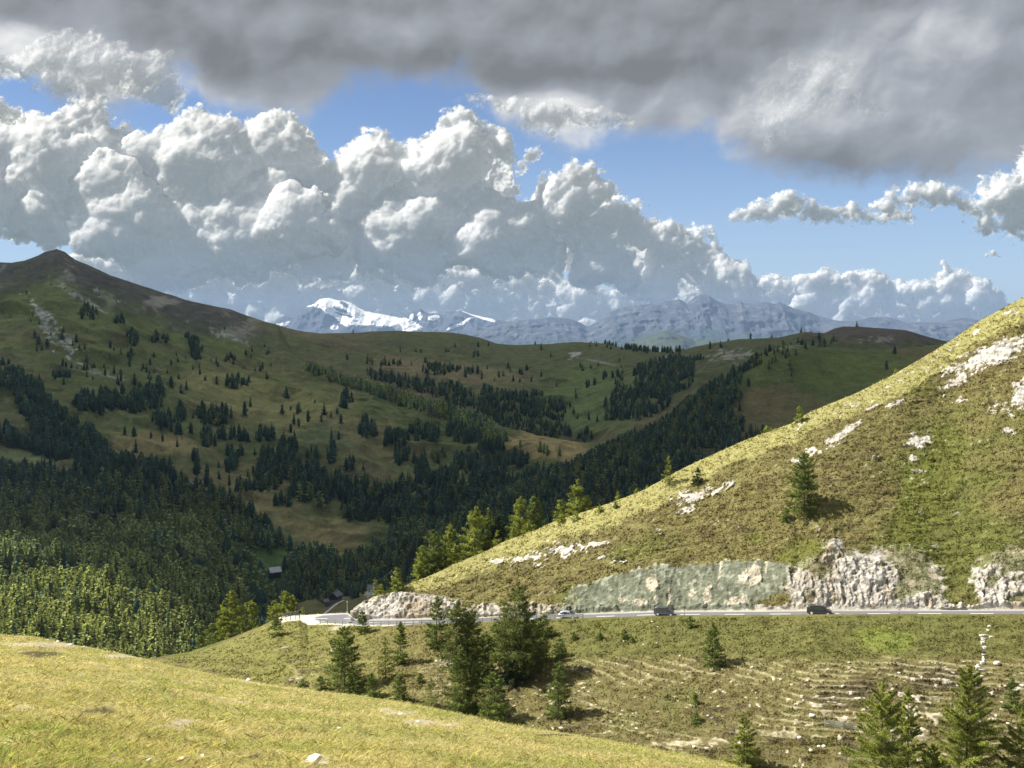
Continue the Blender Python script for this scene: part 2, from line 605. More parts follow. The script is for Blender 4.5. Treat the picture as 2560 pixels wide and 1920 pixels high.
pxB = np.concatenate([np.linspace(-900, 250, 60)[:-1], np.linspace(250, 2640, 1060)[:-1], np.linspace(2640, 3300, 60)])
wL = 1 - sst(pxB, 672, 722)                     # 1 on the spur left of the lay-by
sil = ip(pxB, SIL_B) + fbm(np.stack([pxB, pxB * 0, pxB * 0], 1), 1 / 35, 4, 0.55, 5) * 3.0 * sst(pxB, 900, 1000)
verge = (ip(pxB, SIL_B) + 3) * wL + ip(pxB, VERGE) * (1 - wL)
Yv = smooth1(ip(pxB, YV), 6)
zv = ray(pxB, verge)[1] * Yv
rows = []
rows.append((ip(pxB, [(-900, 2050), (0, 1850), (378, 1800), (600, 1850), (1000, 1950), (1500, 2060), (2000, 2110), (2560, 2160), (3300, 2250)]),
             ip(pxB, [(-900, 195), (0, 200), (378, 205), (600, 195), (1000, 170), (1500, 150), (2000, 141), (2560, 135), (3300, 130)])))
rows.append((ip(pxB, [(-900, 2010), (0, 1805), (378, 1740), (600, 1735), (1000, 1790), (1500, 1880), (2000, 1900), (2560, 1905), (3300, 1910)]),
             ip(pxB, [(-900, 203), (0, 208), (378, 216), (600, 212), (1000, 190), (1500, 172), (2000, 163), (2560, 160), (3300, 156)])))
k = 0.45
rows.append((rows[1][0] * k + verge * (1 - k), (rows[1][1] * k + Yv * (1 - k)) - 3))
rows.append((verge, Yv))
# road plane: its far edge is seen, the near one lies just behind the verge
farY0 = Yv + 9.0 + 4 * sst(-pxB, -885, -868) * (1 - wL)
zr = np.where(pxB > 872, ray(pxB, ip(pxB, FAR))[1] * (Yv + 6.6), ray(pxB, ip(pxB, FAR))[1] * (Yv + 11.5))
Yfar = np.where(pxB > 872, Yv + 6.6, Yv + 11.5)
zr = smooth1(zr, 3)
zr = (zv - 0.4) * wL + zr * (1 - wL)
Yfar = (Yv + 6) * wL + smooth1(Yfar, 2) * (1 - wL)
rows.append(rowz(pxB, Yv + 0.9, np.minimum(zr, zv - 0.1)))
rows.append(rowz(pxB, Yfar, zr - 0.6 * wL))


def climb(py, Y0, z0, m, ymax=500):
    kk = ray(pxB, py)[1]
    Y = (m * Y0 - z0) / (m - kk)
    Y = np.clip(Y, Y0 + 0.3, ymax)
    return Y, kk * Y


noncut = (pxB < 876)
Yc_, zc_ = climb(ip(pxB, CUT), Yfar, zr, ip(pxB, [(870, 1.1), (1000, 1.3), (1200, 0.9), (1300, 0.8), (1430, 1.5), (2000, 1.5), (2360, 1.0), (2560, 1.5)]))
Yc_ = np.where(noncut, Yfar + 1.0, Yc_); zc_ = np.where(noncut, zr - 0.5 - 0.8 * wL, zc_)
rows.append(rowz(pxB, Yc_, zc_))
SH = ip(pxB, [(-900, 0), (870, 4), (984, 14), (1100, 40), (1300, 60), (1440, 70), (1767, 95), (2029, 110), (2302, 90), (2560, 70), (3300, 60)])
shp = np.minimum(smooth1(sil, 10) + SH, ip(pxB, CUT) - 4)
shp = np.where(noncut, 0, shp)
cut_s = smooth1(ip(pxB, CUT), 60)
Yc_s = smooth1(np.where(noncut, np.interp(877, pxB, Yc_), Yc_), 60); zc_s = smooth1(np.where(noncut, np.interp(877, pxB, zc_), zc_), 60)
ws = sst(pxB, 900, 1150)
cut_s = cut_s * ws + ip(pxB, CUT) * (1 - ws); Yc_s = Yc_s * ws + Yc_ * (1 - ws); zc_s = zc_s * ws + zc_ * (1 - ws)
mid = shp * 0.4 + cut_s * 0.6 - 12 * ws
m_h = ip(pxB, [(880, 0.65), (1200, 0.60), (1600, 0.62), (2560, 0.70), (3300, 0.72)])
Ym, zm = climb(mid, Yc_s, zc_s, m_h * 1.03)
Ym = np.where(noncut, Yc_ + 1.5, Ym); zm = np.where(noncut, zc_ - 1.2, zm)
rows.append(rowz(pxB, Ym, zm))
Ys, zs = climb(shp, Ym, zm, m_h * 0.96)
Ys = np.where(noncut, Ym + 2, Ys); zs = np.where(noncut, zm - 1.8, zs)
rows.append(rowz(pxB, Ys, zs))
Yk, zk = climb(sil, Ys, zs, ip(pxB, [(880, 0.45), (1200, 0.36), (1700, 0.40), (2560, 0.55)]))
Yk = np.where(noncut, Ys + 3, Yk); zk = np.where(noncut, zs - 3, zk)
rows.append(rowz(pxB, Yk, zk))
dz_b = np.where(noncut, -5.0, -4.0)
rows.append(rowz(pxB, Yk + 7, zk + dz_b * 0.5))
rows.append(rowz(pxB, Yk + 30, zk + dz_b - 14))
rows.append(rowz(pxB, Yk + 180, zk - 130))
GB, parB = sheet(pxB, rows, [24, 120, 90, 3, 6, 90, 120, 110, 60, 5, 6, 6], catmull=False)
# soften the creases above the cut and on the bank
nvB, nuB = GB.shape[:2]
for _ in range(6):
    S = GB.copy()
    S[1:-1] = (GB[:-2] + 2 * GB[1:-1] + GB[2:]) / 4
    wv_ = ((parB > 6.1) & (parB < 8.9)) | ((parB > 0.2) & (parB < 2.9))
    GB[wv_] = S[wv_]
PB = np.repeat(parB, nuB)
VB = GB.reshape(-1, 3).copy()
bx, by = project(VB)
on_bank = (PB <= 3.0)
on_cut = sst(PB, 5.02, 5.12) * (1 - sst(PB, 5.95, 6.1))
on_hill = sst(PB, 6.0, 6.25) * (1 - sst(PB, 8.6, 9.0))
crest_w = 1 - sst(PB, 8.5, 9.0) * (1 - sst(PB, 9.0, 9.6))
nA = fbm(VB, 0.030, 3, 0.5, 11)
nB_ = fbm(VB, 0.12, 3, 0.5, 12)
nC = fbm(VB, 0.42, 3, 0.55, 13)
nD = fbm(VB, 1.3, 2, 0.6, 14)
nE = fbm(VB, 0.75, 2, 0.6, 15, stretch=(0.5, 1, 1.6))
nH = fbm(VB, 0.65, 3, 0.6, 16, stretch=(0.45, 1.0, 1.8))
rid = fbm(VB, 0.22, 4, 0.55, 17, ridged=True, stretch=(1.3, 1, 0.7))
vert = fbm(VB, 0.55, 4, 0.6, 18, ridged=True, stretch=(1.5, 1.0, 0.35))
# land cover masks
jit = nC * 0.35 + nD * 0.25 + nB_ * 0.15
rockm = np.zeros(len(VB))
for e in [(2297, 1106, 32, 30, 0, 1.3), (2283, 1148, 16, 8, 0, 1), (2480, 885, 125, 36, -24, 1.25), (2395, 950, 60, 20, -30, .8), (2552, 985, 26, 62, 20, 1.1), (2500, 1020, 30, 22, 0, .6), (2100, 1085, 62, 15, -28, 1.1),
          (2130, 1065, 30, 12, -28, 1.1), (2240, 1012, 30, 9, -20, .9), (2040, 1125, 60, 14, -20, .7), (1735, 1238, 70, 24, -18, 1.0), (1790, 1225, 36, 12, -20, 1.0), (1720, 1270, 30, 12, -20, .9), (1400, 1375, 75, 26, -10, .75),
          (1310, 1396, 45, 13, -10, .7), (1490, 1360, 34, 8, 0, .9), (1340, 1410, 20, 10, 0, .8), (1640, 1325, 16, 6, 0, .9), (1555, 1405, 16, 5, 0, .8), (2300, 1180, 14, 6, 0, .6), (2520, 1080, 24, 12, 0, .8),
          (2400, 1000, 20, 9, -20, .7), (1500, 1395, 14, 6, 0, .7), (1820, 1205, 26, 8, -20, .9), (1245, 1400, 30, 8, -10, .6), (1990, 1150, 20, 8, 0, .7), (2180, 1020, 18, 6, -20, .8), (2330, 1130, 16, 5, 0, .5)]:
    rockm = np.maximum(rockm, sst(ell(bx, by, e[0], e[1], e[2] * 0.98, e[3] * 0.80, e[4]) * e[5] + jit * 1.5 + nD * 0.5, 0.20, 0.42) * (PB > 6))
# line of stones just under the crest
rockm = np.maximum(rockm, sst(nC * 0.7 + nD * 0.6 - np.abs(by - (ip(bx, SIL_B) + 22)) / 60, 0.22, 0.4) * ((bx > 1950) & (PB > 7)) * 0.9)
sprk = sst(nD * 0.8 + nC * 0.5, 0.52, 0.62) * (PB > 6) * sst(nB_, -0.2, 0.5) * 0.8
cutrock = np.zeros(len(VB))
white = sst(ell(bx, by, 2200, 1480, 175, 118) * 1.6 + jit, 0.0, 0.2)
white = np.maximum(white, sst(ell(bx, by, 2580, 1470, 160, 110) * 1.6 + jit, 0.0, 0.2))
white = np.maximum(white, sst(ell(bx, by, 2030, 1470, 75, 80) * 1.3 + jit * 1.2, 0.1, 0.35) * .9)
white = np.maximum(white, sst(ell(bx, by, 2080, 1380, 26, 60, 25) + jit, 0.1, 0.3))
spur = sst(ell(bx, by, 985, 1520, 190, 62) * 1.6 + jit * 1.0, 0.05, 0.25)
spur = np.maximum(spur, sst(ell(bx, by, 1280, 1530, 200, 30) + jit * 1.3, 0.15, 0.4) * 0.8)
fringe = sst(18 - np.abs(by - (ip(bx, FAR) - 5)) * 1.5 + nC * 14 + nD * 10, 2, 9) * (bx > 1400) * (by < ip(bx, FAR) + 2)
grassy = sst(nB_ * 0.9 + nC * 0.7, 0.05, 0.4)
cutzone = (PB > 4.98) * (1 - sst(PB, 6.05, 6.45))
cutrock = np.maximum(white * (1 - 0.8 * grassy), spur * (1 - 0.45 * grassy)) * cutzone
cutrock = np.maximum(cutrock, fringe * cutzone * 0.9)
NET = [(1425, 1478), (1440, 1468), (1516, 1445), (1564, 1431), (1643, 1415), (1770, 1411), (1833, 1403), (1900, 1402), (1978, 1409), (1966, 1455), (1960, 1480), (1900, 1500), (1870, 1527), (1720, 1535), (1560, 1530), (1440, 1538), (1405, 1532)]
netm = inpoly(bx + nC * 12 + nD * 6, by + nD * 8 + nC * 8, NET) * ((PB > 5.0) & (PB < 6.35)) * 1.0
exposed = np.zeros(len(VB))
for e in [(1632, 1460, 22, 30, 0), (1555, 1502, 10, 12, 0), (1600, 1508, 22, 12, 0), (1673, 1490, 5, 34, 6), (1770, 1490, 14, 32, 14), (1730, 1485, 14, 12, 0), (1880, 1440, 32, 34, 20), (1800, 1430, 4, 40, 8), (1840, 1500, 36, 13, -10), (1972, 1440, 6, 30, 5), (1915, 1420, 4, 22, 0), (1640, 1500, 8, 18, 0)]:
    exposed = np.maximum(exposed, sst(ell(bx, by, *e) + jit * 0.9, 0.1, 0.3))
netfade = sst(nB_ + 0.5 * nC, 0.25, 0.6) * sst(by, 1440, 1500)

# relief
disp = nA * 0.9 * on_hill + nB_ * 0.45 * (on_hill + on_bank * sst(PB, 0, 0.3) * (1 - sst(PB, 2.6, 3.0)))
tuft = (nH * 0.55 + nD * 0.25)
disp = disp + tuft * (on_hill * (1 - rockm) * 0.85 + 0.5 * on_bank * (1 - sst(PB, 2.8, 3.0)) * sst(bx, 350, 900))
disp = disp + (rid * 0.7 + vert * 0.6 + nD * 0.22) * on_cut * (np.maximum(cutrock, exposed * 0.2) + 0.2 + 0.25 * netm)
disp = disp + rockm * (np.abs(nD) * 0.45 + nC * 0.2)
disp = disp * np.where(PB > 8.2, 1 - 0.75 * sst(PB, 8.2, 9.0), 1.0)
# cattle treads across the bank
tw = VB[:, 2] + nA * 0.6 + fbm(VB, 0.10, 3, 0.5, 23) * 0.42 + nC * 0.10
per = 0.54
ph = (tw / per) % 1.0
treadz = sst(by, 1630, 1665) * sst(bx, 1180, 1480) * on_bank
treadz = np.maximum(treadz, 0.5 * sst(ell(bx, by, 780, 1700, 170, 60), 0, 0.4) * on_bank)
disp = disp + (np.where(ph < 0.3, ph / 0.3, (1 - ph) / 0.7) - 0.5) * 0.34 * treadz
VB[:, 2] += disp * np.where(PB < 3, 0.8, 0.75)
VB[:, 1] -= disp * np.where(PB < 3, 0.4, 0.65)

# colours
cB = np.tile(np.array([[0.158, 0.140, 0.055]]), (len(VB), 1))
cB = colmix(cB, (0.105, 0.080, 0.040), sst(nH * 0.8 + nB_ * 0.5, 0.0, 0.5) * 0.75)       # heather
cB = colmix(cB, (0.21, 0.19, 0.075), sst(-nH + nC * 0.5, 0.1, 0.6) * 0.7)
cB = colmix(cB, (0.10, 0.125, 0.026), sst(nA * 1.2 + nB_ * 0.5, 0.15, 0.7) * 0.6)
# brighter grass in a streak down the hill and below the road
for e in [(2290, 1260, 60, 190, 12, .9), (2350, 1180, 70, 200, 15, .7), (2010, 1395, 90, 60, -10, .8), (1890, 1345, 40, 12, 0, .8), (2300, 1400, 120, 60, 10, .4)]:
    cB = colmix(cB, (0.135, 0.145, 0.035), sst(ell(bx, by, *e[:5]) + jit * 0.5, 0.0, 0.5) * e[5] * (PB > 6))
band = sst(PB, 7.75, 8.3) * sst(ip(bx, SIL_B) + 62 + nB_ * 26 + nC * 16 - by, 0, 14)
cB = colmix(cB, (0.32, 0.30, 0.12), band * 0.85)                                           # crest grass painted brighter for the sun on its left-facing slope
strip = sst(by, 1535, 1541) * (1 - sst(by + nB_ * 16, 1628, 1658)) * on_bank * sst(bx, 1080, 1300)
cB = colmix(cB, (0.128, 0.128, 0.042), strip * 0.8)
cB = colmix(cB, (0.085, 0.085, 0.026), strip * sst(nC + nH * 0.6, 0.1, 0.6) * 0.8)
cB = colmix(cB, (0.17, 0.20, 0.045), sst(ell(bx, by, 2215, 1600, 95, 42, 8) + jit * 0.9, 0.0, 0.5) * on_bank * 0.7)
leftb = on_bank * (1 - sst(bx, 760, 1150))
cB = colmix(cB, (0.19, 0.185, 0.058), leftb * 0.8)
cB = colmix(cB, (0.11, 0.085, 0.05), leftb * sst(nH + nC * 0.4 + sst(by, 1600, 1720) * 0.3, 0.35, 0.65) * 0.8)
low = on_bank * sst(bx, 1000, 1250) * sst(by + nB_ * 20, 1640, 1668)
cB = colmix(cB, (0.150, 0.132, 0.055), low * 0.75)
cB = colmix(cB, (0.062, 0.050, 0.03), low * sst(nB_ + nH * 0.9, 0.1, 0.6) * 0.75)
cB = colmix(cB, (0.15, 0.15, 0.055), low * sst(-nB_ + nC * 0.4, 0.15, 0.6) * 0.7)
line = (1 - sst(np.abs(ph - 0.28), 0.07, 0.17)) * sst(fbm(VB, 0.07, 3, 0.6, 21, stretch=(1, 1, 6)), -0.3, 0.15) * sst(nC + nD * 0.6, -0.7, -0.1) * (0.75 + 0.25 * sst(bx, 1500, 1950))
cB = colmix(cB, (0.38, 0.335, 0.20), line * treadz * 0.7)
pale = low * sst(nD * 0.9 + nC * 0.5 + 0.25 * sst(ell(bx, by, 2250, 1780, 300, 90), 0, 0.6) + 0.3 * sst(ell(bx, by, 1080, 1690, 110, 90), 0, 0.5), 0.50, 0.62)
cB = colmix(cB, (0.50, 0.45, 0.36), pale * 0.85)
pale2 = np.zeros(len(VB))
for e in [(2065, 1785, 20, 14, 0), (1950, 1835, 150, 10, 2), (1760, 1855, 60, 9, -3), (2150, 1770, 60, 6, 5), (2340, 1745, 40, 8, 0), (730, 1697, 30, 6, -10), (1110, 1660, 40, 10, 0), (2350, 1790, 60, 10, 10), (1700, 1858, 160, 6, 0), (700, 1622, 26, 4, -18), (840, 1625, 18, 5, -20), (2250, 1850, 90, 40, 0), (845, 1570, 30, 6, -10)]:
    pale2 = np.maximum(pale2, sst(ell(bx, by, *e) + jit * 0.9, 0.1, 0.35))
cB = colmix(cB, (0.44, 0.39, 0.28), pale2 * on_bank * 0.75 * sst(nD + nC, -0.5, 0.3))
crack = fbm(VB, 0.8, 3, 0.6, 27, ridged=True, stretch=(1.2, 1, .7))
rk = np.clip(0.46 + 0.12 * nD + 0.10 * vert - 0.30 * sst(crack, 0.35, 0.75), 0.12, 0.85)
rockcol = rk[:, None] * np.array([[1.0, 0.93, 0.82]])
crk = np.maximum.reduce([rockm, cutrock, sprk * 0.8])
cB = cB * (1 - crk[:, None]) + rockcol * crk[:, None]
stain = cutrock * sst(nB_ - nC * 0.6 + 0.5 * nD, 0.15, 0.5) * 0.75
cB = colmix(cB, (0.33, 0.26, 0.17), stain)
cB = colmix(cB, (0.180, 0.192, 0.140), netm * (0.92 - 0.85 * netfade))
cB = colmix(cB, (0.36, 0.38, 0.29), netm * sst(nD + nC * 0.7 + vert * .3, 0.2, 0.7) * 0.6)
cB = colmix(cB, (0.10, 0.115, 0.07), netm * sst(-nD - nC * 0.6, 0.25, 0.7) * 0.6)
cB = cB * (1 - (netm * exposed)[:, None]) + (rockcol * np.array([[1, 0.97, 0.84]])) * (netm * exposed)[:, None]
# verge, gravel beside the road
shelf = (PB > 3.0) & (PB < 5.02) & (bx > 700)
cB = colmix(cB, (0.42, 0.38, 0.31), shelf * 1.0)
gr = (bx > 696) & (bx < 990) & (by < ip(bx, VERGE) + 1.5 + nD * 2) & (PB > 2.9) & (PB < 5.9) & (by > 1525)
cB = colmix(cB, (0.56, 0.51, 0.42), gr * (1 - cutrock))
cB = cB * (1 + 0.22 * nD + 0.12 * nE)[:, None]
M_HILL = terrain_mat('hillside_turf', 0.9, 4.5, 0.28, 0.25, 2.2)
hillside = mesh_np('hillside', VB, [grid_faces(nvB, nuB)], [M_HILL], {'cover': np.clip(cB, 0.01, 0.9)}, True)
tag(hillside, 'sunlit grassy hillside cut by the road with pale rock outcrops', 'hillside', kind='structure')

# ================= mid-distance mountains
def far_sheet(px, rowdefs, nsub, noise_list, crest_row, catmull=True, smoothk=4):
    rows = []
    for pyp, yp in rowdefs:
        py = smooth1(ip(px, pyp), smoothk) if pyp is not rowdefs[crest_row][0] else ip(px, pyp)
        rows.append((py, smooth1(ip(px, yp), smoothk)))
    G, par = sheet(px, rows, nsub, catmull)
    nv, nu = G.shape[:2]
    V = G.reshape(-1, 3).copy()
    P_ = np.repeat(par, nu)
    w = np.clip(np.abs(P_ - crest_row), 0, 1)
    w = 0.12 + 0.88 * w
    d = 0
    for sc, am, rd, sd in noise_list:
        d = d + fbm(V, sc, 4, 0.5, sd, ridged=rd) * am
    V[:, 2] += d * w * 0.7
    V[:, 1] -= d * w * 0.7
    return V, nv, nu, P_


# left mountain with the valley floor
C1rows = [
    ([(-700, 1900), (0, 1800), (200, 1760), (378, 1740), (600, 1650), (800, 1560), (1000, 1450), (1200, 1330), (1400, 1230), (1470, 1200), (1900, 1200)],
     [(-700, 560), (0, 620), (200, 650), (378, 680), (600, 900), (800, 1100), (1000, 1250), (1200, 1380), (1400, 1450), (1470, 1480), (1900, 1500)]),
    ([(-700, 1700), (0, 1600), (200, 1600), (378, 1600), (600, 1540), (800, 1470), (1000, 1380), (1200, 1270), (1400, 1170), (1470, 1150), (1900, 1150)],
     [(-700, 760), (0, 800), (200, 810), (378, 830), (600, 1000), (800, 1180), (1000, 1350), (1200, 1500), (1400, 1620), (1470, 1650), (1900, 1650)]),
    ([(-700, 1450), (0, 1400), (200, 1420), (378, 1440), (600, 1430), (800, 1400), (1000, 1310), (1200, 1215), (1400, 1130), (1470, 1130), (1900, 1135)],
     [(-700, 950), (0, 980), (200, 980), (378, 1000), (600, 1170), (800, 1260), (1000, 1450), (1200, 1580), (1400, 1700), (1470, 1720), (1900, 1720)]),
    ([(-700, 1240), (0, 1200), (200, 1230), (378, 1260), (600, 1290), (800, 1290), (1000, 1220), (1200, 1150), (1400, 1112), (1470, 1119), (1900, 1128)],
     [(-700, 1240), (0, 1250), (200, 1250), (378, 1250), (600, 1380), (800, 1440), (1000, 1620), (1200, 1720), (1400, 1770), (1470, 1770), (1900, 1750)]),
    ([(-700, 1050), (0, 1030), (200, 1060), (378, 1090), (600, 1140), (800, 1130), (1000, 1085), (1200, 1085), (1400, 1105), (1470, 1116), (1900, 1125)],
     [(-700, 1480), (0, 1480), (200, 1480), (378, 1500), (600, 1600), (800, 1680), (1000, 1780), (1200, 1830), (1400, 1810), (1470, 1795), (1900, 1770)]),
    ([(-700, 900), (0, 880), (200, 900), (378, 950), (600, 1000), (740, 1010), (850, 1005), (1000, 1025), (1200, 1066), (1400, 1103), (1470, 1114), (1900, 1124)],
     [(-700, 1800), (0, 1790), (200, 1800), (378, 1820), (600, 1880), (740, 1920), (850, 1940), (1000, 1950), (1200, 1890), (1400, 1840), (1470, 1815), (1900, 1785)]),
    ([(-700, 780), (0, 755), (145, 745), (300, 790), (378, 820), (600, 905), (740, 945), (850, 970), (1000, 1005), (1200, 1060), (1400, 1101), (1470, 1113), (1900, 1123)],
     [(-700, 1990), (0, 1980), (145, 2040), (300, 2040), (378, 2060), (600, 2120), (740, 2110), (850, 2090), (1000, 2030), (1200, 1940), (1400, 1855), (1470, 1825), (1900, 1790)]),
    ([(-700, 720), (-200, 650), (-60, 668), (0, 659), (30, 660), (60, 654), (100, 645), (125, 634), (145, 630), (165, 637), (190, 654), (220, 667), (278, 693), (330, 708), (380, 724), (463, 754),
      (530, 768), (579, 777), (640, 797), (694, 814), (740, 895), (790, 925), (850, 950), (950, 980), (1050, 1014), (1150, 1046), (1230, 1066), (1310, 1085), (1350, 1094), (1400, 1100), (1470, 1112), (1900, 1122)],
     [(-700, 2200), (0, 2190), (145, 2280), (278, 2330), (463, 2400), (694, 2480), (740, 2300), (850, 2230), (1000, 2090), (1230, 1960), (1400, 1870), (1470, 1835), (1900, 1800)]),
    ([(-700, 790), (-200, 720), (0, 730), (145, 700), (278, 760), (463, 810), (694, 870), (740, 950), (850, 990), (1000, 1030), (1230, 1100), (1400, 1130), (1470, 1140), (1900, 1150)],
     [(-700, 2500), (0, 2500), (145, 2600), (278, 2650), (463, 2700), (694, 2750), (740, 2450), (850, 2330), (1000, 2190), (1230, 2040), (1400, 1940), (1470, 1900), (1900, 1860)]),
    ([(-700, 1000), (0, 950), (463, 950), (694, 970), (740, 1020), (1000, 1090), (1230, 1140), (1400, 1160), (1900, 1200)],
     [(-700, 3100), (0, 3100), (463, 3200), (694, 3100), (740, 2700), (1000, 2300), (1230, 2150), (1400, 2050), (1900, 1980)]),
]
pxC = np.linspace(-700, 1900, 620)
VC, nvC, nuC, PC = far_sheet(pxC, C1rows, [20, 40, 50, 50, 50, 50, 40, 50, 6, 6], [(0.0035, 26, False, 31), (0.010, 22, True, 32), (0.035, 3.0, False, 33)], 7, smoothk=8)
cx_, cy_ = project(VC)
a1 = fbm(VC, 0.004, 4, 0.55, 41); a2 = fbm(VC, 0.02, 4, 0.6, 42); a3 = fbm(VC, 0.08, 3, 0.6, 43)
streak = fbm(VC, 0.012, 4, 0.6, 44, stretch=(1.6, 0.35, 0.35))


def meadows(V, px, py):
    n = len(V)
    c = np.tile(np.array([[0.082, 0.088, 0.032]]), (n, 1))
    return c


cC = meadows(VC, cx_, cy_)
cC = colmix(cC, (0.115, 0.09, 0.045), sst(a1 + 0.6 * a2, -0.05, 0.5) * 0.6)
high = sst(ip(cx_, C1rows[7][0]) + 95 + a2 * 35 - cy_, 0, 60) * (1 - sst(cx_ + a2 * 60, 560, 740))
cC = colmix(cC, (0.056, 0.050, 0.046), high * 0.9)
cC = colmix(cC, (0.17, 0.15, 0.125), high * sst(streak + 0.4 * a3, 0.18, 0.5) * 0.7)
cC = colmix(cC, (0.052, 0.052, 0.03), sst(a2 + 0.6 * a3, 0.15, 0.5) * 0.55)
cC = colmix(cC, (0.165, 0.145, 0.055), sst(ell(cx_, cy_, 700, 1010, 330, 90, 15) + a2 * 0.5, 0.0, 0.6) * 0.75)
cC = colmix(cC, (0.06, 0.072, 0.036), sst(ell(cx_, cy_, 840, 1085, 110, 52, 10) + a2 * 0.5, 0.0, 0.5) * 0.7)
cC = colmix(cC, (0.185, 0.14, 0.062), sst(ell(cx_, cy_, 380, 1110, 150, 40, 8) + a2 * 0.6, 0.0, 0.5) * 0.85)
cC = colmix(cC, (0.165, 0.13, 0.058), sst(ell(cx_, cy_, 640, 1230, 200, 80, 25) + a2 * 0.6, 0.0, 0.6) * 0.7)
cC = colmix(cC, (0.165, 0.13, 0.058), sst(ell(cx_, cy_, 950, 1100, 200, 60, 15) + a2 * 0.6, 0.0, 0.6) * 0.6)
cC = colmix(cC, (0.20, 0.155, 0.07), sst(ell(cx_, cy_, 820, 1335, 150, 60, 10) + a2 * 0.4, 0.0, 0.5) * 0.8)
cC = colmix(cC, (0.24, 0.175, 0.075), sst(ell(cx_, cy_, 1360, 1115, 150, 50, 10) + a2 * 0.4, 0.1, 0.5) * 0.9)
cC = colmix(cC, (0.065, 0.105, 0.028), sst(ell(cx_, cy_, 660, 1410, 140, 50, 0) + a2 * 0.3, 0.0, 0.3) * 0.95)
cC = colmix(cC, (0.16, 0.17, 0.07), sst(ell(cx_, cy_, 50, 1145, 110, 24, 10) + a2 * 0.4, 0.0, 0.4) * 0.9)  # sunlit patch of meadow, the sunlight painted in as a paler colour
scree = sst(ell(cx_, cy_, 135, 830, 28, 110, -38) * 1.2 + a3 * 0.9 + a2 * 0.4, 0.25, 0.5)
scree = np.maximum(scree, sst(ell(cx_, cy_, 275, 745, 14, 60, -62) * 1.0 + a3 * 0.6 + a2 * 0.3, 0.2, 0.5) * 0.8)
scree = np.maximum(scree, sst(ell(cx_, cy_, 195, 740, 10, 90, -58) * 1.0 + a3 * 0.7, 0.2, 0.5) * 0.7)
scree = np.maximum(scree, sst(ell(cx_, cy_, 560, 840, 120, 12, 20) + a3 * 0.9, 0.35, 0.6) * 0.6)
scree = np.maximum(scree, sst(ell(cx_, cy_, 240, 930, 110, 12, 12) + a3 * 0.8, 0.3, 0.6) * 0.5)
cC = colmix(cC, (0.24, 0.23, 0.21), scree * sst(a3 + fbm(VC, 0.2, 2, 0.6, 47), -0.3, 0.4))
cC = colmix(cC, (0.11, 0.12, 0.06), sst(ell(cx_, cy_, 272, 745, 14, 34, -40) + a3 * 0.2, 0.1, 0.4) * 0.8)
cC = colmix(cC, (0.045, 0.05, 0.028), sst(cy_ + a2 * 40, 1400, 1500) * 0.8)
# animal paths and gullies
pth = np.abs(((VC[:, 2] + a1 * 30 + a2 * 6) / 13.0) % 1 - 0.5)
cC = colmix(cC, (0.20, 0.175, 0.10), (1 - sst(pth, 0.02, 0.07)) * sst(a3 + a1, -0.2, 0.4) * 0.30 * (cy_ < 1380))
cC = cC * (1 + 0.22 * a3 + 0.25 * streak)[:, None]
M_FAR = terrain_mat('mountain_pasture', 0.06, 0.30, 0.42, 2.0, 0.12)
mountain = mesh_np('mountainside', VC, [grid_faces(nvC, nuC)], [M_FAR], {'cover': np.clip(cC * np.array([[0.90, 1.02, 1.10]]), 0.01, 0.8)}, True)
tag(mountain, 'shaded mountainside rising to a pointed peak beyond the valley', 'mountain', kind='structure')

# back ridge closing the side valley
SKY2 = [(300, 830), (500, 812), (600, 806), (694, 817), (760, 831), (800, 835), (850, 834), (900, 832), (950, 829), (1000, 829), (1060, 831), (1130, 833), (1165, 838), (1200, 846), (1240, 859), (1290, 864), (1350, 862), (1400, 860),
        (1450, 857), (1494, 859), (1530, 866), (1573, 871), (1600, 876), (1630, 880), (1683, 881), (1720, 872), (1767, 860), (1846, 849), (1951, 845), (1985, 837), (2013, 831), (2040, 834), (2060, 834), (2085, 823), (2108, 817),
        (2150, 818), (2187, 821), (2265, 826), (2318, 842), (2367, 854), (2450, 868), (2700, 880)]
C2rows = [
    ([(300, 1000), (700, 960), (900, 1010), (1100, 1080), (1300, 1150), (1500, 1180), (1700, 1100), (2400, 1000), (2700, 990)], [(300, 2450), (700, 2350), (900, 2300), (1100, 2200), (1300, 2080), (1500, 1980), (1700, 1950), (2400, 2000), (2700, 2000)]),
    ([(300, 930), (700, 890), (900, 930), (1100, 965), (1300, 1005), (1450, 1040), (1600, 995), (1800, 940), (2100, 900), (2400, 910), (2700, 920)], [(300, 2560), (700, 2520), (900, 2530), (1100, 2480), (1300, 2370), (1450, 2250), (1600, 2200), (1800, 2180), (2400, 2180), (2700, 2180)]),
    ([(300, 870), (700, 848), (900, 880), (1100, 900), (1300, 930), (1450, 950), (1600, 930), (1800, 888), (2100, 862), (2400, 885), (2700, 895)], [(300, 2650), (700, 2640), (900, 2720), (1100, 2740), (1300, 2640), (1450, 2520), (1600, 2420), (1800, 2380), (2400, 2350), (2700, 2350)]),
    (SKY2, [(300, 2800), (694, 2760), (760, 2850), (900, 2960), (1130, 3020), (1290, 2950), (1480, 2780), (1625, 2680), (1767, 2580), (1951, 2520), (2108, 2600), (2367, 2550), (2700, 2500)]),
    ([(300, 900), (694, 890), (1130, 900), (1480, 930), (1767, 930), (2108, 900), (2367, 920), (2700, 930)], [(300, 3200), (694, 3200), (1130, 3500), (1480, 3200), (1767, 3000), (2367, 3000), (2700, 2900)]),
]
pxD = np.linspace(300, 2700, 560)
VD, nvD, nuD, PD = far_sheet(pxD, C2rows, [60, 80, 90, 90, 8], [(0.004, 24, False, 51), (0.012, 14, True, 52), (0.04, 3.0, False, 53)], 3, smoothk=6)
dx_, dy_ = project(VD)
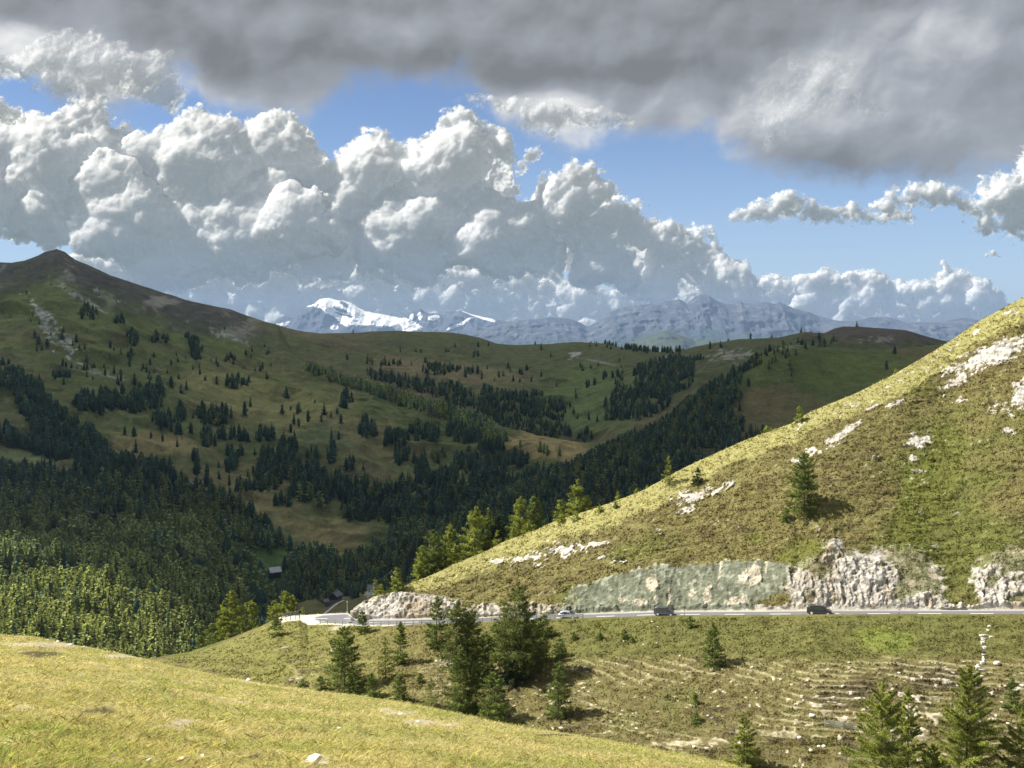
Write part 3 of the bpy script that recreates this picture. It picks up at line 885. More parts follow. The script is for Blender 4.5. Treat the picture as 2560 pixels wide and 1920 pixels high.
b1 = fbm(VD, 0.004, 4, 0.55, 61); b2 = fbm(VD, 0.018, 4, 0.6, 62); b3 = fbm(VD, 0.07, 3, 0.6, 63)
cD = np.tile(np.array([[0.078, 0.08, 0.034]]), (len(VD), 1))
cD = colmix(cD, (0.12, 0.092, 0.05), sst(b1 + 0.5 * b2, 0.0, 0.5) * 0.6)
cD = colmix(cD, (0.045, 0.05, 0.03), sst(b2 + 0.5 * b3, 0.15, 0.5) * 0.6)
cD = colmix(cD, (0.15, 0.115, 0.06), sst(ell(dx_, dy_, 1120, 925, 240, 28, 8) + b2 * 0.5, 0.0, 0.5) * 0.6)
cD = colmix(cD, (0.085, 0.11, 0.036), sst(ell(dx_, dy_, 1480, 1000, 170, 110, 0) + b2 * 0.4, 0.0, 0.5) * 0.7)
cD = colmix(cD, (0.085, 0.066, 0.052), sst(ell(dx_, dy_, 2190, 835, 190, 26, 3) + b2 * 0.4, 0.0, 0.4) * 0.8)
rkD = sst(ell(dx_, dy_, 1435, 890, 24, 10, -30) + b3 * 0.9, 0.2, 0.5) * .8
rkD = np.maximum(rkD, sst(ell(dx_, dy_, 1640, 920, 52, 14, -48) + b3 * 0.8, 0.15, 0.5) * 0.8)
rkD = np.maximum(rkD, sst(ell(dx_, dy_, 1830, 890, 90, 22, 0) + b3 * 1.1 + b2 * 0.4, 0.55, 0.8) * 0.6)
rkD = np.maximum(rkD, sst(ell(dx_, dy_, 2190, 850, 70, 14, 0) + b3 * 1.1, 0.5, 0.8) * 0.5)
rkD = np.maximum(rkD, sst(ell(dx_, dy_, 1500, 905, 60, 4, 12) + b3 * 0.4, 0.2, 0.6) * 0.4)
cD = colmix(cD, (0.27, 0.24, 0.21), rkD)
cD = cD * (1 + 0.22 * b3)[:, None]
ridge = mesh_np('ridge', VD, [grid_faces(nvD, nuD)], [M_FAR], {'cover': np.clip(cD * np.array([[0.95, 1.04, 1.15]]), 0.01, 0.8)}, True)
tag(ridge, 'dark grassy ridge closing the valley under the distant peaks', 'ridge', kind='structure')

# wooded hill on the right, in the shade
CRE = [(500, 1480), (600, 1478), (700, 1466), (800, 1428), (900, 1406), (1000, 1376), (1100, 1328), (1200, 1279), (1300, 1233), (1400, 1192), (1479, 1151), (1557, 1114), (1610, 1096), (1662, 1065), (1741, 999), (1820, 950),
       (1898, 893), (1935, 873), (1977, 861), (2019, 863), (2055, 869), (2120, 875), (2187, 877), (2260, 872), (2333, 864), (2450, 848), (2700, 830)]
Erows = [
    ([(500, 1600), (600, 1590), (800, 1570), (1000, 1520), (1200, 1440), (1400, 1350), (1600, 1280), (2000, 1140), (2400, 970), (2700, 900)],
     [(500, 960), (600, 980), (800, 1000), (1000, 1000), (1200, 1030), (1400, 1080), (1600, 1160), (2000, 1320), (2400, 1480), (2700, 1560)]),
    ([(500, 1550), (600, 1540), (800, 1500), (1000, 1440), (1200, 1355), (1400, 1265), (1600, 1175), (1800, 1090), (2000, 1010), (2400, 920), (2700, 870)],
     [(500, 1020), (600, 1050), (800, 1080), (1000, 1100), (1200, 1130), (1400, 1200), (1600, 1300), (1800, 1400), (2000, 1490), (2400, 1640), (2700, 1700)]),
    (CRE, [(500, 1120), (600, 1150), (700, 1160), (800, 1180), (1000, 1220), (1200, 1280), (1400, 1370), (1600, 1490), (1800, 1600), (1977, 1700), (2187, 1800), (2400, 1850), (2700, 1900)]),
    ([(500, 1560), (700, 1540), (1000, 1450), (1400, 1280), (1800, 1080), (1977, 950), (2187, 940), (2700, 930)],
     [(500, 1200), (700, 1260), (1000, 1330), (1400, 1500), (1800, 1750), (1977, 1900), (2187, 2000), (2700, 2100)]),
]
pxE = np.linspace(500, 2700, 420)
VE, nvE, nuE, PE = far_sheet(pxE, Erows, [70, 90, 6], [(0.006, 14, False, 71), (0.02, 5, True, 72), (0.06, 1.6, False, 73)], 2, smoothk=6)
ex_, ey_ = project(VE)
e1 = fbm(VE, 0.006, 4, 0.55, 81); e2 = fbm(VE, 0.03, 4, 0.6, 82); e3 = fbm(VE, 0.12, 3, 0.6, 83)
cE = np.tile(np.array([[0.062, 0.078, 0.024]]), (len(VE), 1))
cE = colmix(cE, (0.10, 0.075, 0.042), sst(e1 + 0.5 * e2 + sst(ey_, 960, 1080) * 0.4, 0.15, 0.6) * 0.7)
cE = colmix(cE, (0.08, 0.10, 0.028), sst(ell(ex_, ey_, 2150, 930, 200, 50, 0) + e2 * 0.4, 0.0, 0.5) * 0.7)
cE = colmix(cE, (0.20, 0.18, 0.15), sst(ell(ex_, ey_, 1970, 868, 60, 10, -10) + e3 * 0.8, 0.3, 0.6) * 0.5)
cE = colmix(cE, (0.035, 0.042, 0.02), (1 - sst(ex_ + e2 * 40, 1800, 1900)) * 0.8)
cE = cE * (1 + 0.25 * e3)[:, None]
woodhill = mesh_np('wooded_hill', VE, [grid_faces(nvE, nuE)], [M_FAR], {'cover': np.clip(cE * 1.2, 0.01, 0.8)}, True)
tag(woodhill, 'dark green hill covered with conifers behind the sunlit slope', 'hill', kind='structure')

# grassy knoll below the lay-by that carries the old house
Drows = [
    ([(600, 1640), (740, 1620), (900, 1600), (1150, 1560)], [(600, 560), (1150, 560)]),
    ([(600, 1590), (740, 1555), (800, 1545), (900, 1530), (1150, 1500)], [(600, 680), (1150, 680)]),
    ([(600, 1565), (690, 1540), (725, 1522), (745, 1512), (765, 1504), (792, 1502), (806, 1512), (818, 1519), (835, 1506), (850, 1498), (880, 1494), (930, 1480), (1000, 1462), (1150, 1430)], [(600, 820), (740, 830), (850, 850), (1150, 870)]),
    ([(600, 1600), (745, 1560), (850, 1545), (1150, 1500)], [(600, 900), (1150, 980)]),
]
pxK = np.linspace(600, 1150, 160)
VK, nvK, nuK, PK = far_sheet(pxK, Drows, [12, 40, 8], [(0.02, 1.2, False, 91), (0.08, 0.6, False, 92)], 2, smoothk=2)
kx_, ky_ = project(VK)
k2 = fbm(VK, 0.06, 4, 0.6, 93); k3 = fbm(VK, 0.4, 3, 0.6, 94)
cK = np.tile(np.array([[0.105, 0.10, 0.04]]), (len(VK), 1))
cK = colmix(cK, (0.06, 0.07, 0.025), sst(k2 + 0.4 * k3, 0.1, 0.5) * 0.8)
cK = colmix(cK, (0.42, 0.38, 0.33), sst(ell(kx_, ky_, 930, 1478, 24, 16, -10) + k3 * 0.5, 0.1, 0.4))
knoll = mesh_np('knoll', VK, [grid_faces(nvK, nuK)], [terrain_mat('knoll_grass', 0.3, 1.5, 0.3)], {'cover': cK}, True)
tag(knoll, 'dull green knoll below the road bend', 'knoll', kind='structure')

# ================= distant ranges
def range_sheet(name, label, sky_pts, Ycrest, base_py, depth_f, ncol, amp, colors, seed, jag=2.0, snow=None, lean=0.0, green=None):
    x0, x1 = sky_pts[0][0], sky_pts[-1][0]
    px = np.linspace(x0, x1, ncol)
    q = np.stack([px, px * 0, px * 0], 1)
    sil_ = ip(px, sky_pts) + fbm(q, 1 / 16, 4, 0.6, seed, ridged=True) * jag
    fall = np.minimum((px - x0) / 60, (x1 - px) / 60)
    rows_ = []
    Yk_ = np.full(len(px), float(Ycrest))
    nrow = 6
    for i in range(nrow):
        t = i / (nrow - 1)
        py = base_py + (sil_ - base_py) * t ** 1.1
        rows_.append((np.maximum(py, sil_), Yk_ * (1 - depth_f * (1 - t))))
    rows_.append((sil_ + 25, Yk_ * 1.03))
    rows_.append((sil_ * 0 + base_py + 10, Yk_ * 1.10))
    G, par = sheet(px, rows_, [26, 26, 26, 26, 26, 4, 3], catmull=False)
    nv, nu = G.shape[:2]
    V = G.reshape(-1, 3).copy()
    P_ = np.repeat(par, nu)
    vx, vy = project(V)
    w = 0.06 + 0.94 * np.clip(np.abs(P_ - (nrow - 1)) / 0.8, 0, 1)
    u = V / Ycrest * 30
    # gullies and buttresses running down from the crest
    r1 = fbm(u, 0.75, 5, 0.5, seed + 1, ridged=True, stretch=(1, 0.5, 0.35))
    r2 = fbm(u, 2.6, 4, 0.5, seed + 2, ridged=True, stretch=(1.2, 0.5, 0.45))
    d = (r1 * 1.0 + r2 * 0.26) * amp
    V[:, 1] -= d * w
    V[:, 2] += d * w * 0.12
    n1 = fbm(u, 6, 4, 0.6, seed + 3); n2 = fbm(u, 20, 3, 0.6, seed + 4)
    c = np.tile(np.array([colors[0]]), (len(V), 1))
    c = colmix(c, colors[1], sst(n1 + 0.5 * n2, 0.0, 0.4) * 0.7)
    c = colmix(c, colors[2], sst(vy - (ip(vx, sky_pts) * 0.45 + base_py * 0.55) + n1 * 20, -6, 14))
    if green is not None:
        for e in green:
            c = colmix(c, (0.10, 0.14, 0.06), sst(ell(vx, vy, *e) + n1 * 0.2, 0.0, 0.2))
    if snow is not None:
        m = np.zeros(len(V))
        for e in snow:
            s_ = e[5] if len(e) > 5 else 1
            m = np.maximum(m, sst(ell(vx, vy, *e[:5]) * 1.3 + n1 * 0.25 + n2 * 0.15 + .30, 0.0, 0.12) * s_) if s_ > 0 else m * (1 - sst(ell(vx, vy, *e[:5]) + n2 * 0.5, 0.0, 0.15))
        c = colmix(c, (0.86, 0.86, 0.85), m)
    o = mesh_np(name, V, [grid_faces(nv, nu)], [M_RANGE], {'cover': np.clip(c, 0.01, 0.9)}, True)
    tag(o, label, 'mountain range', kind='structure')
    return V


M_RANGE = terrain_mat('distant_rock', 0.004, 0.02, 0.25, 25.0, 0.01)
SKY_F1 = [(560, 870), (640, 835), (682, 812), (695, 796), (712, 788), (733, 794), (742, 780), (754, 768), (779, 762), (789, 756), (800, 747), (822, 745), (838, 750), (864, 752), (880, 758), (893, 767), (915, 778), (945, 783), (978, 790), (1003, 795), (1015, 789), (1028, 782),
          (1040, 778), (1051, 770), (1060, 777), (1070, 783), (1085, 782), (1100, 785), (1110, 788), (1117, 778), (1140, 778), (1155, 776), (1180, 786), (1222, 795), (1260, 802), (1350, 830), (1500, 870)]
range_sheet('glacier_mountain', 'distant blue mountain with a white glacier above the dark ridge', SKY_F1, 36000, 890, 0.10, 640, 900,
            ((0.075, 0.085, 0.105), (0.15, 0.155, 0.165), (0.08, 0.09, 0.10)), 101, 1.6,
            snow=[(905, 795, 110, 26, 22), (850, 762, 40, 14, 10), (960, 805, 80, 18, 10), (880, 790, 60, 26, 30), (1085, 795, 12, 5, -20), (1050, 790, 5, 8, 0), (1198, 792, 36, 4, 16), (1215, 802, 22, 3, 20), (1150, 815, 30, 3, -25), (782, 765, 12, 3, -10),
                  (840, 822, 8, 6, 0), (715, 812, 14, 4, -20), (1030, 793, 4, 8, 10),
                  (862, 762, 16, 6, 40, -1), (858, 780, 24, 5, 22, -1), (865, 790, 30, 3, 15, -1), (760, 810, 52, 36, 50, -1), (920, 830, 90, 9, 0, -1)])
SKY_F2 = [(x_, y_ - 5 * (1400 < x_ < 2100)) for x_, y_ in [(1080, 880), (1163, 835), (1210, 822), (1240, 812), (1273, 802), (1315, 799), (1345, 796), (1374, 792), (1400, 794), (1420, 800), (1450, 810), (1467, 820), (1485, 813), (1505, 803), (1513, 793), (1526, 785), (1545, 777), (1573, 767), (1610, 766), (1652, 761),
          (1680, 754), (1699, 752), (1707, 757), (1716, 763), (1736, 747), (1748, 741), (1760, 740), (1770, 742), (1785, 752), (1800, 760), (1815, 765), (1840, 762), (1851, 757), (1858, 762), (1880, 764), (1914, 759), (1925, 762), (1940, 764), (1948, 758), (1956, 763), (1970, 768),
          (1982, 774), (2019, 783), (2055, 797), (2097, 806), (2134, 802), (2176, 792), (2218, 792), (2240, 799), (2265, 807), (2302, 804), (2344, 806), (2386, 797), (2410, 794), (2430, 796), (2454, 800), (2500, 808), (2700, 810), (2900, 850)]]
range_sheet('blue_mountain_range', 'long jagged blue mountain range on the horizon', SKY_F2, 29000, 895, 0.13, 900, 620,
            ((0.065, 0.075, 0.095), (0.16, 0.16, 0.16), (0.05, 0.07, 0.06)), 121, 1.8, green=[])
SKY_F3 = [(1380, 900), (1500, 880), (1560, 862), (1620, 840), (1660, 826), (1700, 838), (1740, 852), (1780, 846), (1820, 858), (1870, 872), (1930, 860), (1980, 838), (2020, 850), (2060, 868), (2150, 900)]
range_sheet('green_foothills', 'pale green foothills below the jagged blue range', SKY_F3, 19000, 915, 0.10, 300, 260,
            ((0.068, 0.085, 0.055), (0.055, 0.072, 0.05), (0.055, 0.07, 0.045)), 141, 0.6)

# ground under everything, out to the horizon
R_ = np.concatenate([[0], np.geomspace(300, 75000, 40)])
th = np.linspace(0, 2 * math.pi, 97)[:-1]
VG = np.stack([(R_[:, None] * np.cos(th)).ravel(), (R_[:, None] * np.sin(th)).ravel(), np.full(len(R_) * 96, -420.0)], 1)
i_ = np.arange(len(R_) * 96).reshape(len(R_), 96)
j_ = np.roll(i_, -1, 1)
fG = np.stack([i_[:-1].ravel(), i_[1:].ravel(), j_[1:].ravel(), j_[:-1].ravel()], 1)
ground = mesh_np('ground', VG, [fG], [terrain_mat('valley_land', 0.0006, 0.003, 0.3)], {'cover': np.tile(np.array([[0.06, 0.075, 0.035]]), (len(VG), 1))}, False)
tag(ground, 'lowland reaching to the horizon', 'ground', kind='structure')

# ------------------------------------------------------------------ cumulus clouds, beyond the far ranges
def worley(x, y, scale, seed):
    """dome shaped bumps 0..1, one per cell"""
    X = x / scale + seed * 7.1; Y = y / scale + seed * 3.7
    ix = np.floor(X).astype(np.int64); iy = np.floor(Y).astype(np.int64)
    best = np.full(x.shape, 9.0, np.float32)
    for a in (-1, 0, 1):
        for b in (-1, 0, 1):
            cx = ix + a; cy = iy + b
            z = np.full(cx.shape, int(seed * 10) & 0xFFFF, np.int64)
            rx = hash3(cx & 0xFFFFFF, cy & 0xFFFFFF, z) * .5 + .5
            ry = hash3(cx & 0xFFFFFF, cy & 0xFFFFFF, z + 77) * .5 + .5
            d = (cx + rx - X) ** 2 + (cy + ry - Y) ** 2
            best = np.minimum(best, d)
    return np.sqrt(np.clip(1 - best / 1.1, 0, 1))


mCu, tCu, bCu, oCu = new_mat('cumulus')
bCu.inputs['Base Color'].default_value = (0.85, 0.85, 0.85, 1)
bCu.inputs['Roughness'].default_value = 1.0
bCu.subsurface_method = 'BURLEY'
bCu.inputs['Subsurface Weight'].default_value = 1.0
bCu.inputs['Subsurface Radius'].default_value = (1.0, 1.0, 1.0)
bCu.inputs['Subsurface Scale'].default_value = 420.0
bCu.inputs['Specular IOR Level'].default_value = 0.0
trC = tCu.n.new('ShaderNodeBsdfTranslucent'); trC.inputs[0].default_value = (0.85, 0.85, 0.85, 1)
m1 = tCu.n.new('ShaderNodeMixShader'); m1.inputs[0].default_value = 0.40
tCu.l.new(bCu.outputs[0], m1.inputs[1]); tCu.l.new(trC.outputs[0], m1.inputs[2])
tp_ = tCu.n.new('ShaderNodeBsdfTransparent')
atc = tCu.n.new('ShaderNodeAttribute'); atc.attribute_name = 'vapour'
m2 = tCu.n.new('ShaderNodeMixShader')
tCu.l.new(atc.outputs['Fac'], m2.inputs[0]); tCu.l.new(tp_.outputs[0], m2.inputs[1]); tCu.l.new(m1.outputs[0], m2.inputs[2])
tCu.l.new(m2.outputs[0], oCu.inputs[0])


def cumulus(label, sph, D0, x0, x1, y0, y1, step, seed, lump=1.0, soft=5.0, base=None, rough=1.0, fill=None):
    """a pile of round heads: sph holds (x, y, radius, how far it stands forward), all in picture units at distance D0"""
    xs = np.arange(x0, x1, step); ys = np.arange(y0, y1, step)
    X, Y = np.meshgrid(xs, ys)
    sh = X.shape
    x = X.ravel(); y = Y.ravel()
    q = np.stack([x, y, x * 0 + seed], 1)
    wx = fbm(q, 1 / (110 * lump), 5, .58, seed + .1) * 62 * lump; wy = fbm(q, 1 / (110 * lump), 5, .58, seed + .6) * 50 * lump
    xw, yw = x + wx, y + wy
    w = np.zeros(len(x)); big = np.zeros(len(x))
    for sc, am in ((120, 22), (60, 18), (31, 10.5), (16, 4.6), (8, 1.7)):
        xr = (x * .5 + xw * .5) * .8 - (y * .5 + yw * .5) * .6 + w * .7; yr = (x * .5 + xw * .5) * .6 + (y * .5 + yw * .5) * .8 - w * .5
        w = w + worley(xr, yr, sc * lump, seed + sc * .13) * am * lump * rough
    w = w - np.mean(w)
    h = np.full(len(x), -1e3); e = np.full(len(x), -1e3)
    if fill is not None:
        tt = np.interp(x, [p_[0] for p_ in fill[0]], [p_[1] for p_ in fill[0]]); bb = np.interp(x, [p_[0] for p_ in fill[1]], [p_[1] for p_ in fill[1]])
        e = np.minimum(np.minimum(y - tt - 22 * lump, bb - y - 16 * lump), 60) + w * .6
        h = np.where(e > 0, (y - tt) * .12 - 10 * lump, -1e3)
    H2 = h.reshape(sh); E2 = e.reshape(sh); W2 = w.reshape(sh)
    XW = xw.reshape(sh); YW = yw.reshape(sh)
    for cx, cy, r, dep in sph:
        m = 1.5 * r + 30 * lump
        i0, i1 = np.searchsorted(xs, [cx - m, cx + m]); j0, j1 = np.searchsorted(ys, [cy - m, cy + m])
        if i1 <= i0 or j1 <= j0: continue
        sl = (slice(j0, j1), slice(i0, i1))
        d = np.hypot(XW[sl] - cx, (YW[sl] - cy) * 1.08) - W2[sl] * .75
        d = np.maximum(d, 0)
        ee = r - d
        hh = dep + np.sqrt(np.clip(r * r - d * d, 0, None)) * .8
        hh = np.where(ee > 0, hh, -1e3)
        k_ = 9.0 * lump
        old = H2[sl]; both = (old > -500) & (hh > -500)
        mx_ = np.maximum(old, hh); mn_ = np.minimum(old, hh)
        H2[sl] = np.where(both, mx_ + k_ * np.exp(-(mx_ - mn_) / k_) * .5, mx_)
        E2[sl] = np.maximum(E2[sl], ee)
    h = H2.ravel(); e = E2.ravel()
    h = np.where(h < -500, 0, h) + w * 1.0
    if base is not None:
        e = np.minimum(e, (np.interp(x, [b_[0] for b_ in base], [b_[1] for b_ in base]) + w * .25 - y))
    fine = fbm(q, 1 / (9 * lump), 3, .6, seed + 2.2)
    torn = fbm(q, 1 / (26 * lump), 4, .62, seed + 4.4, stretch=(1, 1.5, 1))
    a = sst(e + fine * min(soft, 9.0) * 1.1 + torn * min(soft, 14.0) * 1.7, -soft * .2, soft * 1.5) * (.42 if soft > 50 else .82 if soft > 20 else 1.0)
    Yd = D0 - h * D0 / F * 1.0
    rx_, rz_ = ray(x, y)
    V = np.stack([rx_ * Yd, Yd, rz_ * Yd], 1)
    f = grid_faces(*sh)
    keep = a[f].max(1) > 0.01
    f = f[keep]
    used = np.unique(f)
    mp = np.full(len(V), -1); mp[used] = np.arange(len(used))
    o = mesh_np('cloud', V[used], [mp[f]], [mCu], {'vapour': a[used]}, True)
    tag(o, label, 'cloud', kind='structure')
    return o


def pile(top, bot, x0, x1, r_edge, r_in, n_in, seed, fwd=.25, big=()):
    rs = np.random.default_rng(seed)
    T_ = lambda v: np.interp(v, [p_[0] for p_ in top], [p_[1] for p_ in top])
    B_ = lambda v: np.interp(v, [p_[0] for p_ in bot], [p_[1] for p_ in bot])
    out = list(big)
    xx = x0
    while xx < x1:
        r = rs.uniform(*r_edge)
        c = xx + r * .5
        t = max(T_(c - r * .45), T_(c), T_(c + r * .45))
        if t + r * 1.5 < B_(c):
            out.append((c, t + r * 1.02, r, rs.uniform(-10, 12)))
            out.append((c + rs.normal(0, r * .4), t + r * 1.9, r * 1.25, rs.uniform(0, 25)))
        xx += r * rs.uniform(.6, .95)
    for _ in range(n_in):
        for _try in range(20):
            cx = rs.uniform(x0, x1); r = rs.uniform(*r_in)
            lo, hi = T_(cx) + r * 1.05, B_(cx) - r * .4
            lo = max(lo, T_(cx - r * .6) + r * .7, T_(cx + r * .6) + r * .7)
            if hi > lo:
                cy = rs.uniform(lo, hi)
                out.append((cx, cy, r, (cy - T_(cx)) * fwd + rs.uniform(-40, 45) * r / 60))
                break
    return out


TOPB = [(-400, 240), (-200, 250), (0, 262), (60, 268), (120, 262), (165, 243), (205, 240), (250, 252), (300, 298), (350, 312), (420, 305), (470, 286), (560, 280), (650, 274), (740, 276),
        (780, 305), (800, 345), (825, 372), (855, 350), (890, 315), (925, 303), (955, 318), (985, 352), (1000, 335), (1050, 318), (1085, 302), (1098, 262), (1130, 246), (1165, 255),
        (1195, 290), (1235, 300), (1262, 318), (1278, 360), (1290, 470), (1325, 474), (1345, 425), (1385, 405), (1430, 388), (1465, 398), (1495, 425), (1540, 455), (1575, 528), (1640, 524),
        (1690, 548), (1750, 585), (1810, 606), (1870, 640), (1930, 720), (2000, 800)]
BOTB = [(-400, 590), (60, 592), (150, 606), (230, 640), (400, 662), (700, 675), (1000, 690), (1400, 706), (1700, 715), (2000, 800)]
BIGB = [(120, 420, 140, 10), (520, 400, 150, 30), (700, 380, 110, 20), (1130, 400, 110, 50), (950, 420, 100, 10), (1450, 500, 100, 60), (330, 560, 130, 90), (600, 580, 150, 60), (740, 560, 110, 150), (430, 640, 120, 60), (1000, 580, 130, 50), (1250, 590, 130, 60),
        (1650, 610, 70, 60), (1540, 590, 90, 50), (1130, 300, 50, 40), (1440, 440, 55, 80), (240, 520, 80, 90), (1120, 500, 110, 40)]
cumulus('great bank of white cumulus filling the sky left of centre', pile(TOPB, BOTB, -120, 1930, (20, 52), (22, 80), 260, 3, .22, BIGB), 52000, -150, 1960, 215, 800, 1.5, 5.0, 1.05, 10.0, fill=(TOPB, BOTB))
TOPA = [(150, 625), (400, 632), (700, 640), (1000, 650), (1300, 670), (1470, 700), (1530, 712), (1600, 704), (1640, 695), (1740, 688), (1780, 686), (1860, 694), (1930, 686), (2015, 682), (2040, 672), (2067, 662), (2090, 668), (2107, 680), (2140, 672), (2160, 664), (2190, 674),
        (2235, 690), (2322, 690), (2345, 668), (2368, 656), (2400, 664), (2440, 680), (2484, 704), (2510, 740), (2550, 770), (2600, 765), (2800, 700)]
BOTA = [(150, 860), (2800, 860)]
cumulus('low bank of small cumulus lying along the horizon behind the far peaks', pile(TOPA, BOTA, 160, 2640, (10, 24), (14, 38), 420, 8, .12), 64000, 150, 2660, 630, 850, 1.5, 9.0, .5, 4.0, fill=(TOPA, BOTA))
SC = [(1858, 545, 34, 0), (1890, 545, 38, 5), (1925, 535, 40, 0), (1958, 518, 44, 6), (1985, 535, 40, 0), (2030, 545, 36, 0), (2070, 545, 36, 0), (2110, 528, 40, 5), (2145, 535, 40, 3), (2180, 548, 32, 0), (2210, 555, 24, 0), (2240, 540, 40, 0)]
cumulus('small flat based cumulus floating right of centre', SC, 50000, 1780, 2300, 430, 620, 1.3, 12.0, .8, 12.0, base=[(1790, 560), (2300, 560)])
SC = [(2215, 515, 40, 0), (2275, 495, 48, 0), (2320, 492, 44, 4), (2365, 495, 42, 0), (2405, 500, 40, 0), (2440, 530, 36, 0), (2490, 500, 62, 8), (2540, 470, 72, 14), (2480, 560, 46, 5), (2560, 550, 64, 12), (2620, 500, 90, 5), (2470, 440, 36, 0), (2600, 430, 80, 0)]
cumulus('bright cumulus at the right edge under the dark cloud deck', SC, 49000, 2130, 2720, 360, 660, 1.4, 14.0, 1.0, 13.0, base=[(2150, 556), (2400, 560), (2450, 590), (2500, 612), (2720, 630)])
cumulus('tiny grey cloud puff near the right edge', [(2462, 636, 10, 0), (2480, 634, 13, 0), (2498, 637, 10, 0)], 50000, 2430, 2530, 610, 660, 1.3, 15.0, .3, 5.0, base=[(2430, 643), (2530, 643)])
cumulus('small torn cloud between the two great heads', [(1345, 372, 13, 0), (1330, 392, 17, 0), (1312, 412, 17, 0), (1294, 430, 14, 0), (1282, 448, 10, 0)], 50000, 1240, 1390, 340, 480, 1.3, 16.0, .5, 8.0)
cumulus('grey white cloud at the left edge above the cumulus bank', [(-40, 275, 50, 0), (5, 278, 38, 0), (40, 284, 28, 0), (68, 292, 16, 0)], 50000, -120, 140, 200, 360, 1.4, 17.0, .6, 8.0)
TL = [(-150, 60), (0, 78), (55, 100), (95, 80), (140, 62), (200, 76), (260, 68), (330, 90), (390, 112), (430, 150), (465, 215), (500, 300)]
BL = [(-150, 180), (0, 186), (90, 200), (150, 245), (220, 276), (330, 276), (400, 240), (470, 222), (500, 222)]
cumulus('white cumulus head under the dark deck at upper left', pile(TL, BL, -130, 470, (18, 40), (30, 62), 46, 21, .1, [(200, 170, 78, 10), (60, 150, 50, 0), (330, 180, 70, 0), (260, 220, 50, 10)]), 46000, -150, 520, 20, 330, 1.5, 22.0, 1.2, 24.0)
SC = [(1225, 262, 34, 0), (1270, 270, 42, 5), (1330, 300, 48, 8), (1390, 305, 52, 10), (1440, 300, 50, 6), (1500, 310, 40, 0), (1370, 345, 30, 0), (1540, 320, 28, 0), (1300, 320, 26, 0), (1170, 245, 24, 0)]
cumulus('ragged white cumulus hanging below the middle of the dark deck', SC, 46500, 1100, 1640, 170, 440, 1.5, 23.0, 1.1, 26.0)
SC = [(1860, 260, 60, 0), (1930, 215, 66, 5), (2000, 190, 70, 10), (2070, 180, 66, 8), (2130, 215, 70, 6), (2060, 255, 90, 20), (1960, 285, 80, 16), (2180, 270, 60, 0), (1840, 320, 50, 0), (1900, 340, 60, 6)]
cumulus('pale sunlit cumulus head in front of the dark deck at upper right', SC, 45500, 1700, 2330, 60, 450, 1.5, 24.0, 1.7, 60.0)

# ------------------------------------------------------------------ placing things on the ground
def finder(V, px, py, maxd=4.0):
    def f(x, y, n=14):
        d = (px - x) ** 2 + (py - y) ** 2
        i = np.argpartition(d, n)[:n]
        i = i[d[i] < max(maxd ** 2, d[i].min() * 1.5)]
        j = i[np.argmin(V[i, 1])] if len(i) else int(np.argmin(d))
        near = i[np.abs(V[i, 1] - V[j, 1]) < 2.5] if len(i) else np.array([j])
        w = 1 / (d[near] + 0.3)
        p = (V[near] * w[:, None]).sum(0) / w.sum()
        return Vector(p.tolist())
    return f


bx, by = project(VB)
_fb = (by < 2200) & (bx > -200)
atB = finder(VB[_fb], bx[_fb], by[_fb])
cx_, cy_ = project(VC); atC = finder(VC, cx_, cy_, 6)
kx_, ky_ = project(VK); atK = finder(VK, kx_, ky_, 6)
ax_, ay_ = project(VA); atA = finder(VA, ax_, ay_)


def empty(name, loc=(0, 0, 0), rz=0.0):
    o = bpy.data.objects.new(name, None)
    o.empty_display_size = 0.5
    COL.objects.link(o)
    o.location = loc; o.rotation_euler = (0, 0, rz)
    return o


